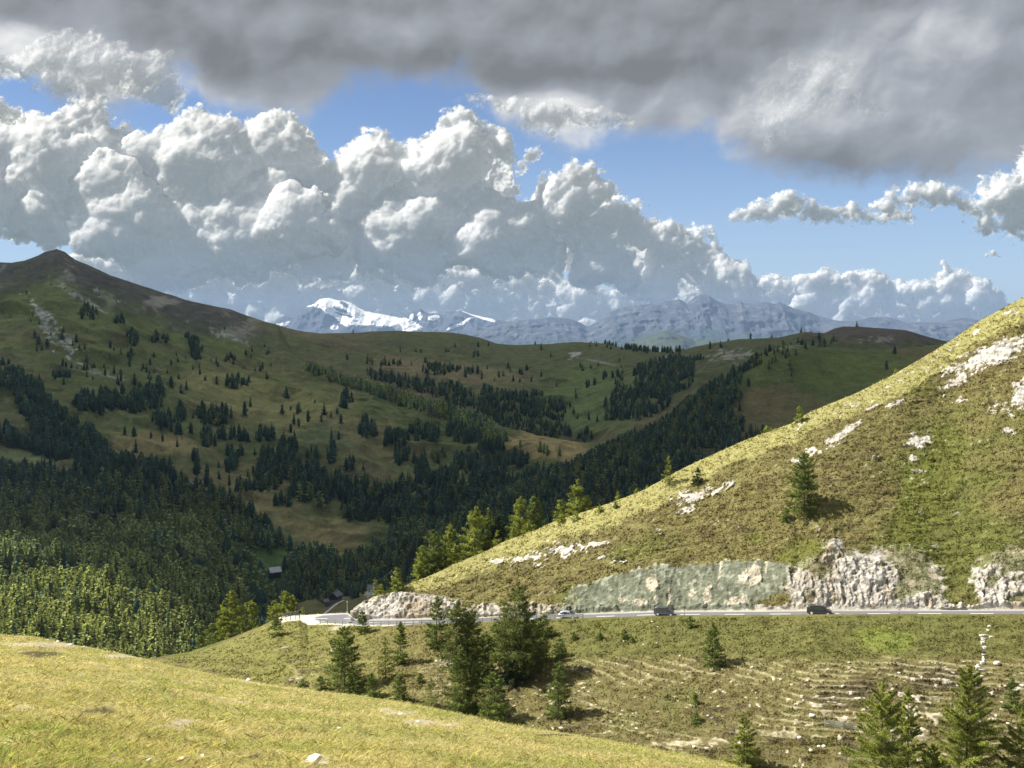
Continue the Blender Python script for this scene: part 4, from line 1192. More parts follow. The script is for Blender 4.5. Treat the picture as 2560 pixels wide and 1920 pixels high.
class MB:
    """collects simple solids into one mesh"""
    def __init__(s): s.v = []; s.f = []; s.n = 0

    def add(s, V, F):
        s.v.append(np.asarray(V, float)); s.f += [[i + s.n for i in f] for f in F]; s.n += len(V)
        return s

    def box(s, x0, x1, y0, y1, z0, z1):
        V = [(x, y, z) for z in (z0, z1) for y in (y0, y1) for x in (x0, x1)]
        return s.add(V, [(0, 2, 3, 1), (4, 5, 7, 6), (0, 1, 5, 4), (2, 6, 7, 3), (0, 4, 6, 2), (1, 3, 7, 5)])

    def bar(s, a, b, w, h):
        """square bar from a to b"""
        a = np.array(a, float); b = np.array(b, float)
        d = (b - a) / np.linalg.norm(b - a)
        u = np.cross(d, (0, 0, 1)); 
        if np.linalg.norm(u) < 1e-3: u = np.array((1.0, 0, 0))
        u /= np.linalg.norm(u); k = np.cross(u, d)
        V = [p + u * sx * w / 2 + k * sz * h / 2 for p in (a, b) for sz in (-1, 1) for sx in (-1, 1)]
        return s.add(V, [(0, 2, 3, 1), (4, 5, 7, 6), (0, 1, 5, 4), (2, 6, 7, 3), (0, 4, 6, 2), (1, 3, 7, 5)])

    def tube(s, a, b, ra, rb, n=8):
        a = np.array(a, float); b = np.array(b, float)
        d = (b - a) / np.linalg.norm(b - a)
        u = np.cross(d, (0.3, 0.2, 1.0) if abs(d[2]) < 0.9 else (1, 0, 0)); u /= np.linalg.norm(u); k = np.cross(d, u)
        V = []
        for p, r in ((a, ra), (b, rb)):
            V += [p + (u * math.cos(t) + k * math.sin(t)) * r for t in np.linspace(0, 2 * math.pi, n + 1)[:-1]]
        F_ = [(i, (i + 1) % n, n + (i + 1) % n, n + i) for i in range(n)] + [tuple(range(n))[::-1], tuple(range(n, 2 * n))]
        return s.add(V, F_)

    def build(s, name, m, parent=None, smooth=False):
        me = bpy.data.meshes.new(name)
        me.from_pydata([tuple(v) for v in np.concatenate(s.v)], [], s.f)
        me.materials.append(m)
        if smooth:
            me.polygons.foreach_set('use_smooth', [True] * len(me.polygons))
        me.update()
        o = bpy.data.objects.new(name, me)
        COL.objects.link(o)
        if parent is not None: o.parent = parent
        return o


# ================= the road
M_ASPH = plain_mat('asphalt', (0.15, 0.15, 0.155), 0.9, var=0.12, vscale=1.5)
M_LINE = plain_mat('road_paint', (0.78, 0.78, 0.76), 0.7)
M_STEEL = plain_mat('galvanised_steel', (0.42, 0.43, 0.43), 0.5, 0.3, 0.4, 0.1, 2.0)
M_DARKWOOD = plain_mat('weathered_wood', (0.16, 0.14, 0.11), 0.85, var=0.25, vscale=2.0)
M_GREYWOOD = plain_mat('grey_wood', (0.34, 0.34, 0.29), 0.85, var=0.2, vscale=3.0)
M_BLACK = plain_mat('dark_metal', (0.03, 0.03, 0.03), 0.5)
M_WHITE = plain_mat('white_paint', (0.75, 0.75, 0.73), 0.6)

sel = (pxB >= 786)
rpx = pxB[sel]
nearY = np.where(rpx < 905, (Yv[sel] + 8.2) - 6.9 * np.sqrt(np.clip(1 - ((905 - rpx) / 122) ** 2, 0, 1)), Yv[sel] + 1.3)
farY = np.where(rpx < 880, np.minimum(Yfar[sel] - 1.0, (Yv[sel] + 8.2) + 3.6 * np.sqrt(np.clip((rpx - 783) / 60, 0, 1))), Yfar[sel] - 0.5)
farY = np.maximum(farY, nearY + 0.05)
zrs = zr[sel]
xr_ = lambda Y: ray(rpx, rowz(rpx, Y, zrs)[0])[0] * Y


def road_strip(name, Ya, Yb, dz, m, mask=None):
    A_ = np.stack([xr_(Ya), Ya, zrs + dz], 1); B_ = np.stack([xr_(Yb), Yb, zrs + dz], 1)
    V = np.concatenate([A_, B_]); n = len(Ya)
    i = np.arange(n - 1)
    if mask is not None: i = i[mask[:-1]]
    f = np.stack([i, i + 1, n + i + 1, n + i], 1)
    return mesh_np(name, V, [f], [m])


road = tag(road_strip('road', nearY, farY, 0.05, M_ASPH), 'grey mountain road running along the foot of the cut slope', 'road', kind='structure')
ln1 = tag(road_strip('road_edge_line', nearY + 0.25, nearY + 0.42, 0.056, M_LINE), 'white edge line on the valley side of the road', 'marking', kind='structure')
ln2 = tag(road_strip('road_edge_line', farY - 0.45, farY - 0.28, 0.056, M_LINE), 'white edge line on the slope side of the road', 'marking', kind='structure')
midY = (nearY + farY) / 2
xs_ = xr_(midY)
arc = np.concatenate([[0], np.cumsum(np.hypot(np.diff(xs_), np.diff(midY)))])
ln3 = tag(road_strip('road_centre_line', midY - 0.12, midY + 0.12, 0.056, M_LINE, mask=((arc % 9.0) < 4.0)), 'dashed white centre line of the road', 'marking', kind='structure')


def road_pt(px, frac=0.5):
    y0 = float(np.interp(px, rpx, nearY)); y1 = float(np.interp(px, rpx, farY)); z = float(np.interp(px, rpx, zrs)) + 0.05
    Y = y0 + (y1 - y0) * frac
    return Vector((float(ray(px, rowz(px, Y, z)[0])[0]) * Y, Y, z))


# guard rail along the valley side
def railing(pts, name, label, cat, h_rails, post_h, post_w, m_rail, m_post, rail_h=0.16, post_below=0.8):
    root = empty(name, pts[0])
    o0 = np.array(pts[0])
    P_ = [np.array(p) - o0 for p in pts]
    rb = MB()
    for hh in h_rails:
        for a, b in zip(P_[:-1], P_[1:]):
            d = (b - a); d /= np.linalg.norm(d)
            rb.bar(a + (0, -0.06, hh) - d * 0.01, b + (0, -0.06, hh) + d * 0.01, 0.05, rail_h)
    rb.build('rail', m_rail, root)
    for p in P_:
        pb = MB().box(p[0] - post_w / 2, p[0] + post_w / 2, p[1] - 0.03, p[1] + post_w, p[2] - post_below, p[2] + post_h)
        pb.build('post', m_post, root)
    tag(root, label, cat)
    return root


def walk(px0, px1, off, step):
    pts = []
    xs = np.linspace(px0, px1, 400)
    Yq = np.interp(xs, pxB, Yv) + off
    zq = np.interp(xs, pxB, zv)
    X = ray(xs, rowz(xs, Yq, zq)[0])[0] * Yq
    s = np.concatenate([[0], np.cumsum(np.sqrt(np.diff(X) ** 2 + np.diff(Yq) ** 2))])
    for t in np.arange(0, s[-1], step):
        pts.append((float(np.interp(t, s, X)), float(np.interp(t, s, Yq)), float(np.interp(t, s, zq))))
    return pts


railing(walk(800, 1478, 0.15, 2.05), 'guardrail', 'long steel guardrail with two rails along the valley side of the road', 'guardrail', (0.36, 0.74), 0.86, 0.14, M_STEEL, M_BLACK, 0.20)
gp = [np.array((float(ray(x, 1546)[0]) * 253.0, 253.0, float(np.interp(x, pxB, zv)) + 0.1)) for x in (704, 715, 726, 738, 748)]
railing([tuple(p) for p in gp], 'barrier', 'short grey wooden barrier at the far left end of the lay-by', 'barrier', (0.4, 0.75, 1.1), 1.25, 0.14, M_GREYWOOD, M_GREYWOOD, 0.14)

# sign seen from behind at the bend, pole by the lay-by, marker posts
p = Vector((float(ray(750, 1553)[0]) * 250.5, 250.5, float(np.interp(750, pxB, zv))))
r = empty('road_sign', p)
MB().tube((0, 0, -0.5), (0, 0, 2.0), 0.045, 0.045, 8).build('pole', M_BLACK, r)
MB().tube((0, -0.02, 1.65), (0, 0.02, 1.65), 0.36, 0.36, 18).build('sign_plate', M_BLACK, r)
tag(r, 'dark round road sign seen from behind at the road bend', 'road sign')
p = Vector((float(ray(868, 1528)[0]) * 257.0, 257.0, float(np.interp(868, pxB, zr))))
r = empty('signpost', p)
MB().tube((0, 0, -0.3), (0, 0, 2.4), 0.045, 0.035, 8).build('pole', M_WHITE, r)
MB().box(-0.16, 0.16, -0.06, -0.04, 2.1, 2.42).build('sign_plate', M_WHITE, r)
tag(r, 'thin white post with a small plate beside the rock spur', 'signpost')
for px_, lb in ((1710, 'thin dark marker post on the verge between the two dark cars'), (2245, 'thin dark marker post on the verge before the white rock face')):
    q = road_pt(px_, 0.0) + Vector((0, -0.5, 0))
    r = empty('marker_post', q)
    MB().tube((0, 0, -0.6), (0, 0, 1.55), 0.055, 0.05, 8).build('post', M_BLACK, r)
    MB().tube((0, 0, 1.12), (0, 0, 1.32), 0.062, 0.061, 8).build('reflector_band', M_WHITE, r)
    tag(r, lb, 'marker post', 'marker posts along the road')

# ================= cars
M_GLASS = plain_mat('car_glass', (0.03, 0.035, 0.04), 0.05, 0.0, 1.0)
M_TYRE = plain_mat('tyre_rubber', (0.02, 0.02, 0.02), 0.9)
M_RIM = plain_mat('wheel_rim', (0.72, 0.73, 0.75), 0.4, 0.2, 0.5)
M_LAMP = plain_mat('lamp_glass', (0.7, 0.7, 0.68), 0.1, 0.2, 0.8)
M_RED = plain_mat('tail_light', (0.25, 0.01, 0.01), 0.2, 0.0, 0.6)


def car_paint(name, c, metal=0.3):
    m, t, b, out = new_mat(name)
    b.inputs['Base Color'].default_value = (*c, 1)
    b.inputs['Metallic'].default_value = metal
    b.inputs['Roughness'].default_value = 0.28
    b.inputs['Specular IOR Level'].default_value = 0.5
    b.inputs['Coat Weight'].default_value = 1.0
    b.inputs['Coat Roughness'].default_value = 0.06
    return m


def make_car(label, loc, heading, L, Wd, H, paint, style):
    """front of the car looks along +x of its own frame"""
    root = empty('car', loc, heading)
    tag(root, label, 'car')
    belt = 0.60 * H; sill = 0.17
    if style == 'estate':
        hood = [(-.50, .62), (-.49, .60), (.18, .59), (.36, .54), (.47, .46), (.50, .30)]
        roof = [(-.48, .62), (-.43, .93), (-.30, .995), (-.05, 1.0), (.10, .93), (.27, .60)]
    elif style == 'van':
        hood = [(-.50, .60), (-.49, .58), (.24, .57), (.38, .52), (.48, .42), (.50, .28)]
        roof = [(-.485, .60), (-.465, .92), (-.36, .99), (-.05, 1.0), (.10, .95), (.30, .58)]
    else:
        hood = [(-.50, .56), (-.48, .60), (.16, .60), (.34, .54), (.46, .46), (.50, .30)]
        roof = [(-.47, .60), (-.36, .90), (-.22, .99), (-.02, 1.0), (.08, .94), (.28, .60)]
    # lower body: stations along the length
    st = [-.50, -.49, -.46, -.38, -.25, 0, .18, .30, .38, .46, .49, .50]
    hp = lambda x: np.interp(x, [q[0] for q in hood], [q[1] for q in hood]) * H
    V, Fc = [], []
    for x in st:
        taper = 1 - 0.16 * max(0, (abs(x) - .40) / .10) ** 2
        w = Wd / 2 * taper
        zt = hp(x)
        zb = sill + (0.10 if abs(x) > .48 else 0.0)
        zm = zb + (zt - zb) * 0.55
        V += [(x * L, -w * .86, zb), (x * L, -w * .98, zb + .12), (x * L, -w, zm), (x * L, -w * .93, zt - .03), (x * L, -w * .78, zt), (x * L, 0, zt + .03),
              (x * L, w * .78, zt), (x * L, w * .93, zt - .03), (x * L, w, zm), (x * L, w * .98, zb + .12), (x * L, w * .86, zb)]
    k = 11
    for i in range(len(st) - 1):
        for j in range(k - 1):
            a = i * k + j
            Fc.append((a, a + k, a + k + 1, a + 1))
        Fc.append((i * k + k - 1, i * k + 2 * k - 1, (i + 1) * k, i * k))
    Fc.append(tuple(range(k))); Fc.append(tuple(range((len(st) - 1) * k, len(st) * k))[::-1])
    body = MB().add(V, Fc).build('body', paint, root, True)
    # cabin
    V, Fc = [], []
    bz = [(q[0], q[1]) for q in roof]
    rs = np.linspace(roof[0][0], roof[-1][0], 13)
    k = 7
    for x in rs:
        z = np.interp(x, [q[0] for q in bz], [q[1] for q in bz]) * H
        w = Wd / 2
        t = (z - belt) / (H - belt + 1e-6)
        wt_ = w * (0.90 - 0.15 * max(t, 0))
        z0 = min(belt - .06, z - 0.01)
        V += [(x * L, -w * .90, z0), (x * L, -wt_, max(z - .07, z0)), (x * L, -wt_ * .88, z), (x * L, 0, z + .03), (x * L, wt_ * .88, z), (x * L, wt_, max(z - .07, z0)), (x * L, w * .90, z0)]
    for i in range(len(rs) - 1):
        for j in range(k - 1):
            a = i * k + j
            Fc.append((a, a + k, a + k + 1, a + 1))
    Fc.append(tuple(range(k))); Fc.append(tuple(range((len(rs) - 1) * k, len(rs) * k))[::-1])
    cabin = MB().add(V, Fc).build('roof', paint, root, True)
    # side windows as slightly proud panes
    def zroof(x): return np.interp(x, [q[0] for q in bz], [q[1] for q in bz]) * H
    panes = [(-.42, -.24), (-.22, -.01), (.01, .20)]
    for sgn in (-1, 1):
        for a, b in panes:
            zt0, zt1 = zroof(a) - .13, zroof(b) - .13
            zl = belt - 0.0
            if zt1 < zl + .05: zt1 = zl + .05
            y0 = Wd / 2 * .905; f_ = lambda z: Wd / 2 * (0.90 - 0.15 * (z - belt) / (H - belt)) + 0.012
            q = [(a * L, sgn * y0, zl), (b * L, sgn * y0, zl), (b * L, sgn * f_(zt1), zt1), (a * L + .05, sgn * f_(zt0), zt0)]
            q2 = [(x, y - sgn * .03, z) for x, y, z in q]
            MB().add(q + q2, [(0, 1, 2, 3), (7, 6, 5, 4), (0, 4, 5, 1), (1, 5, 6, 2), (2, 6, 7, 3), (3, 7, 4, 0)]).build('side_window', M_GLASS, root)
    # windscreen and rear window
    x1, z1 = roof[-2][0] * L, roof[-2][1] * H; x0, z0 = roof[-1][0] * L, roof[-1][1] * H
    def slab(xa, za, xb, zb, wa, wb, nm, dn):
        q = [(xa, -wa, za), (xa, wa, za), (xb, wb, zb), (xb, -wb, zb)]
        q2 = [(x + dn[0], y, z + dn[1]) for x, y, z in q]
        MB().add(q + q2, [(0, 1, 2, 3), (7, 6, 5, 4), (0, 4, 5, 1), (1, 5, 6, 2), (2, 6, 7, 3), (3, 7, 4, 0)]).build(nm, M_GLASS, root)
    slab(x0 - .02, z0 + .04, x1 + .02, z1 + .0, Wd * .41, Wd * .35, 'windscreen', (.05, .05))
    xr0, zr0 = roof[0][0] * L, roof[0][1] * H; xr1, zr1 = roof[1][0] * L, roof[1][1] * H
    slab(xr0 + .01, zr0 + .06, xr1 + .01, zr1 - .03, Wd * .40, Wd * .35, 'rear_window', (-.05, .02))
    for sgn in (-1, 1):
        MB().box(.465 * L, .498 * L, sgn * Wd * .30 - .14, sgn * Wd * .30 + .14, .36 * H, .45 * H).build('headlight', M_LAMP, root)
        MB().box(-.507 * L, -.47 * L, sgn * Wd * .38 - .09, sgn * Wd * .38 + .09, .42 * H, .62 * H).build('tail_light', M_RED, root)
        MB().box(.17 * L, .20 * L, sgn * (Wd / 2 + .01) - .0, sgn * (Wd / 2 + .16), belt, belt + .14).build('mirror', paint, root)
    rw = 0.335 if style == 'estate' else 0.31
    for wx in (-.31, .32):
        for sgn in (-1, 1):
            yw = sgn * (Wd / 2 - .10)
            wtyre = MB().tube((wx * L, yw - .115, rw), (wx * L, yw + .115, rw), rw, rw, 22).build('wheel', M_TYRE, root)
            MB().tube((wx * L, yw + sgn * .100, rw), (wx * L, yw + sgn * .13, rw), rw * .74, rw * .68, 18).build('rim', M_RIM, wtyre)
            # dark wheel arch
            MB().tube((wx * L, yw - .06, rw + .03), (wx * L, yw + sgn * .0 + .06, rw + .03), rw * 1.14, rw * 1.14, 20).build('wheel_arch', M_BLACK, root)
    for z in (0.335 * H,):
        MB().box(-.42 * L, .42 * L, -Wd / 2 * .995 - .01, Wd / 2 * .995 + .01, sill + .03, sill + .13).build('sill', M_BLACK, root)
    if style == 'estate':
        for sgn in (-1, 1):
            MB().bar((-.33 * L, sgn * Wd * .33, H + .035), (.02 * L, sgn * Wd * .33, H + .035), .04, .04).build('roof_rail', M_STEEL, root)
    return root


def heading_at(px):
    a = road_pt(px - 12, 0.4); b = road_pt(px + 12, 0.4)
    return math.atan2(b.y - a.y, b.x - a.x)


make_car('silver hatchback behind the end of the guardrail', road_pt(1421, 0.42), heading_at(1421), 4.15, 1.76, 1.50, car_paint('silver_paint', (0.36, 0.40, 0.47), 0.55), 'hatch')
make_car('small dark blue van in front of the green netted rock', road_pt(1661, 0.42), heading_at(1661), 4.1, 1.78, 1.70, car_paint('dark_blue_paint', (0.09, 0.11, 0.17), 0.85), 'van')
make_car('black estate car with roof rails before the white rock', road_pt(2049, 0.42), heading_at(2049), 4.65, 1.86, 1.72, car_paint('black_paint', (0.05, 0.055, 0.062), 0.85), 'estate')

# ================= huts and houses in the valley
M_ROOFG = plain_mat('grey_shingle', (0.42, 0.43, 0.47), 0.8, var=0.2, vscale=1.0)
M_ROOFD = plain_mat('dark_shingle', (0.14, 0.15, 0.165), 0.8, var=0.25, vscale=1.0)
M_TIMBER = plain_mat('dark_timber', (0.035, 0.032, 0.03), 0.9, var=0.3, vscale=1.5)
M_STONE = plain_mat('grey_masonry', (0.17, 0.165, 0.155), 0.9, var=0.3, vscale=1.0)
M_RENDERW = plain_mat('white_render', (0.72, 0.72, 0.70), 0.85, var=0.05)


def house(label, name, loc, rz, L, Wd, wall_h, roof_h, m_wall, m_roof, base_h=0.0, m_base=None, chimney=True, balcony=False, wins=3, over=0.6):
    root = empty(name, loc, rz)
    tag(root, label, 'house' if name != 'hut' else 'hut')
    z0 = -3.0
    if base_h:
        MB().box(-L / 2 - .05, L / 2 + .05, -Wd / 2 - .05, Wd / 2 + .05, z0, base_h).build('base', m_base, root)
        z0 = base_h
    h = base_h + wall_h
    b = MB().box(-L / 2, L / 2, -Wd / 2, Wd / 2, z0, h)
    V = [(sx * L / 2, sy * Wd / 2, h) for sx in (-1, 1) for sy in (-1, 1)] + [(-L / 2, 0, h + roof_h - .25), (L / 2, 0, h + roof_h - .25)]
    b.add(V, [(0, 4, 1), (2, 3, 5), (0, 2, 5, 4), (1, 4, 5, 3)])
    b.build('wall', m_wall, root)
    lo = -over * roof_h / (Wd / 2)
    R = MB()
    for s in (-1, 1):
        y = s * (Wd / 2 + over)
        q = [(-L / 2 - over, y, h + lo), (L / 2 + over, y, h + lo), (L / 2 + over, 0, h + roof_h), (-L / 2 - over, 0, h + roof_h)]
        q2 = [(a, c, d + .28) for a, c, d in q]
        R.add(q + q2, [(0, 3, 2, 1), (4, 5, 6, 7), (0, 1, 5, 4), (1, 2, 6, 5), (2, 3, 7, 6), (3, 0, 4, 7)])
    roof = R.build('roof', m_roof, root)
    if chimney:
        MB().box(L * .12, L * .12 + .9, -.45, .45, h + roof_h * .6, h + roof_h + 1.1).build('chimney', M_STONE, roof)
    for i in range(wins):
        x = -L / 2 + L * (i + .5) / wins
        w = MB().box(x - .45, x + .45, -Wd / 2 - .05, -Wd / 2 + .02, h - 1.9, h - .8).build('window', M_WHITE, root)
        MB().box(x - .36, x + .36, -Wd / 2 - .07, -Wd / 2 - .05, h - 1.81, h - .89).build('pane', M_GLASS, w)
    MB().box(-L / 2 - .04, -L / 2 + .02, -.55, .55, max(z0, 0), max(z0, 0) + 2.0).build('door', M_TIMBER, root)
    if balcony:
        MB().box(-L / 2 - 1.3, -L / 2, -Wd * .42, Wd * .42, base_h + .1, base_h + .25).build('balcony', M_TIMBER, root)
        MB().box(-L / 2 - 1.34, -L / 2 - 1.26, -Wd * .42, Wd * .42, base_h + .3, base_h + 1.1).build('balcony_rail', M_TIMBER, root)
    return root


q = atC(688, 1436)
house('grey roofed timber hut alone on the small green meadow', 'hut', q + Vector((0, 0, 1.0)), math.radians(28), 11.0, 8.0, 3.2, 4.0, M_TIMBER, M_ROOFG, chimney=False, wins=2)
q = atC(852, 1437)
house('small hut with pale roof half hidden in the forest', 'hut', q + Vector((0, 0, 1.5)), math.radians(10), 5.5, 5.0, 3.0, 2.6, M_GREYWOOD, M_ROOFG, chimney=False, wins=1)
q = atK(838, 1504)
house('dark chalet with grey roof at the top of the track', 'house', q + Vector((0, 1, 0.5)), math.radians(70), 7.5, 6.0, 2.4, 2.4, M_TIMBER, M_ROOFD, 2.2, M_STONE, balcony=True, wins=2)
q = atK(822, 1514)
house('low dark stone barn just below the chalet', 'barn', q + Vector((0, -2, 1.5)), math.radians(15), 5.5, 4.5, 2.8, 1.4, M_STONE, M_ROOFD, chimney=False, wins=1)
q = atK(934, 1482)
house('white walled house peeping out beside the rock spur', 'house', q + Vector((0, 0, 0)), math.radians(-8), 8.0, 7.0, 4.2, 2.2, M_RENDERW, M_ROOFD, wins=3)

# track to the chalet
tp = [(808, 1536), (815, 1529), (824, 1521), (834, 1513), (843, 1506), (852, 1501), (860, 1498)]
T = [atK(*p_) for p_ in tp]
T = [Vector((np.interp(t, range(len(T)), [v.x for v in T]), np.interp(t, range(len(T)), [v.y for v in T]), np.interp(t, range(len(T)), [v.z for v in T]))) for t in np.linspace(0, len(T) - 1, 30)]
Vt = []
for i, v in enumerate(T):
    Vt.append((v.x - 0.9, v.y - 0.3, v.z + 0.25)); Vt.append((v.x + 0.9, v.y + 0.3, v.z + 0.25))
for i, v in enumerate(T):
    Vt.append((v.x - 1.2, v.y - 0.3, v.z - 1.0)); Vt.append((v.x + 1.2, v.y + 0.3, v.z - 1.0))
n2 = len(T) * 2
ft = []
for i in range(len(T) - 1):
    a = 2 * i
    ft += [(a, a + 1, a + 3, a + 2), (a, a + 2, n2 + a + 2, n2 + a), (a + 1, n2 + a + 1, n2 + a + 3, a + 3)]
tr_ = MB().add(Vt, ft).build('track', plain_mat('gravel', (0.38, 0.36, 0.33), 0.95, var=0.15, vscale=1.0))
tag(tr_, 'pale gravel track climbing to the dark chalet', 'track', kind='structure')

# weathered wooden barrier on the lower bank
fp = []
for x, yb in ((2063, 1815), (2084, 1817), (2108, 1821), (2132, 1823), (2156, 1826), (2180, 1829)):
    q = atB(x, yb)
    fp.append((q.x, q.y, q.z - 0.1))
railing(fp, 'wooden_barrier', 'grey wooden post and rail barrier on the lower bank', 'fence', (0.22, 0.48, 0.74, 1.0), 1.22, 0.13, M_GREYWOOD, M_GREYWOOD, 0.14, 0.5)

# ================= loose stones
M_LIME = plain_mat('pale_limestone', (0.66, 0.62, 0.55), 0.9, var=0.18, vscale=3.0)


def stone_mesh(seed, sub=2):
    import bmesh
    bm = bmesh.new()
    bmesh.ops.create_icosphere(bm, subdivisions=sub, radius=1.0)
    P_ = np.array([v.co[:] for v in bm.verts])
    d = fbm(P_, 1.1, 3, 0.6, seed + 0.3) * 0.45 + fbm(P_, 3.0, 2, 0.6, seed + 5.1) * 0.12
    P_ = P_ * (1 + d)[:, None]
    P_ = np.clip(P_, -0.85, 0.85)
    for v, c in zip(bm.verts, P_): v.co = c
    me = bpy.data.meshes.new('stone'); bm.to_mesh(me); bm.free()
    me.materials.append(M_LIME)
    return me


stone_meshes = [stone_mesh(300 + i) for i in range(6)]
rs_ = random.Random(5)


def stone(p, r, label, group=None, name='stone', flat=0.7):
    o = bpy.data.objects.new(name, rs_.choice(stone_meshes))
    COL.objects.link(o)
    o.location = p + Vector((0, 0, r * 0.25))
    o.scale = (r * rs_.uniform(.85, 1.25), r * rs_.uniform(.8, 1.1), r * flat * rs_.uniform(.8, 1.2))
    o.rotation_euler = (rs_.uniform(-.3, .3), rs_.uniform(-.3, .3), rs_.uniform(0, 6.28))
    tag(o, label, 'stone', group)
    return o


for x, y, r in [(2107, 1717, .32), (2248, 1683, .30), (2122, 1657, .26), (2027, 1877, .34), (2059, 1868, .38), (2047, 1866, .25), (1998, 1845, .4), (1735, 1868, .3),
                (2410, 1655, .2), (2330, 1656, .18), (1559, 1604, .22), (1608, 1612, .22), (1642, 1609, .22), (1630, 1555, .25), (1645, 1568, .2), (1880, 1669, .3), (2520, 1810, .3),
                (2490, 1790, .25), (2540, 1730, .35), (2555, 1714, .35), (2262, 1826, .3), (1890, 1732, .2), (1700, 1640, .22), (1543, 1660, .2), (1498, 1705, .2), (1770, 1790, .22), (1952, 1700, .22), (2008, 1752, .2)]:
    stone(atB(x, y), r, 'small white stone lying on the bank below the road', 'white stones scattered over the bank')
stone(atB(2492, 1660), .55, 'largest white boulder on the bank, right of the stone drain')
stone(atB(2030, 1790) , .5, 'white rock at the left end of the wooden barrier', flat=.6)
stone(atA(780, 1906), .11, 'broad pale rock in the grass at the bottom edge', flat=.35)
stone(atA(622, 1703), .10, 'small white stone on the meadow rim above the bank')
stone(atA(30, 1862), .13, 'flat reddish pale stone at the left edge of the meadow', flat=.25)
for x, y, r in [(850, 1822, .09), (905, 1780, .10), (1004, 1788, .12), (1046, 1806, .10), (1120, 1815, .09), (372, 1903, .09), (455, 1898, .10), (500, 1902, .08), (140, 1606, .16), (175, 1613, .2), (205, 1619, .16), (120, 1601, .14)]:
    stone(atA(x, y), r * .45, 'little pale stone among the foreground grass', 'pale stones in the foreground meadow', flat=.4)

# stepped stone drain running down the bank
root = empty('stone_drain', atB(2458, 1600))
o0 = np.array(root.location)
sm = MB()
for i, (x, y, w, h) in enumerate([(2473, 1566, .5, .3), (2470, 1576, .4, .25), (2463, 1588, 1.0, .3), (2452, 1590, .8, .25), (2477, 1592, .7, .2), (2458, 1597, .9, .25), (2457, 1602, .9, .25), (2457, 1609, .75, .5), (2462, 1619, .9, .4), (2458, 1638, .8, .3),
                                  (2458, 1645, .45, .4), (2459, 1651, .45, .4), (2455, 1657, .9, .35), (2448, 1663, .8, .4), (2443, 1669, .9, .4), (2449, 1675, 1.4, .4), (2440, 1690, 1.2, .4), (2449, 1692, 1.2, .35), (2438, 1702, .5, .3), (2442, 1714, .5, .5), (2420, 1717, .5, .4)]):
    q = np.array(atB(x, y)) - o0
    w *= .75; h *= .6
    c = MB().box(-w / 2, w / 2, -.3, .3, -.5, h)
    V = c.v[0] + rng.normal(0, .06, (8, 3)) + q
    MB().add(V, c.f).build('step_stone', M_LIME, root)
MB().bar(np.array(atB(2457, 1632)) - o0 + (-.5, 0, .0), np.array(atB(2457, 1632)) - o0 + (.5, 0, .0), .5, .3).build('culvert_mouth', M_BLACK, root)
tag(root, 'stepped drain of white stones running down the bank', 'drain')

# ------------------------------------------------------------------ conifers
def kites(c, d, l, w, rs, nrm=None, jit=.55):
    """c centres, d unit directions, lengths, widths -> quads facing roughly along nrm"""
    n = len(c)
    r = rs.normal(size=(n, 3))
    if nrm is not None:
        r = nrm / (np.linalg.norm(nrm, axis=1, keepdims=True) + 1e-9) + r * jit
    s = np.cross(d, r); s /= np.linalg.norm(s, axis=1, keepdims=True) + 1e-9
    l = l[:, None]; w = w[:, None]
    V = np.stack([c - d * l * .5, c + s * w * .5 - d * l * .05, c + d * l * .5, c - s * w * .5 - d * l * .05], 1).reshape(-1, 3)
    return V


STY = dict(
    larch=dict(base=.03, power=.68, up=.55, down=-.25, curve=.22, c1=(0.34, 0.37, 0.080), c2=(0.15, 0.185, 0.045), hang=.05, spread=.30, irr=.30, openb=.85),
    lush=dict(base=.01, power=.60, up=.5, down=-.12, curve=.12, c1=(0.225, 0.275, 0.070), c2=(0.080, 0.112, 0.034), hang=.06, spread=.36, irr=.26, openb=1.0),
    old=dict(base=.16, power=.42, up=.5, down=-.15, curve=.05, c1=(0.205, 0.240, 0.065), c2=(0.080, 0.100, 0.034), hang=.10, spread=.40, irr=.45, openb=.7),
    spruce=dict(base=.01, power=.75, up=.35, down=-.45, curve=.20, c1=(0.052, 0.079, 0.031), c2=(0.022, 0.038, 0.019), hang=.05, spread=.26, irr=.18, openb=1.0),
    pine=dict(base=.04, power=.45, up=.8, down=.15, curve=.15, c1=(0.070, 0.096, 0.035), c2=(0.026, 0.043, 0.022), hang=.02, spread=.36, irr=.25, openb=1.0),
    thin=dict(base=.10, power=.75, up=.5, down=-.1, curve=.1, c1=(0.26, 0.28, 0.070), c2=(0.13, 0.15, 0.040), hang=.06, spread=.3, irr=.4, openb=.8),
)


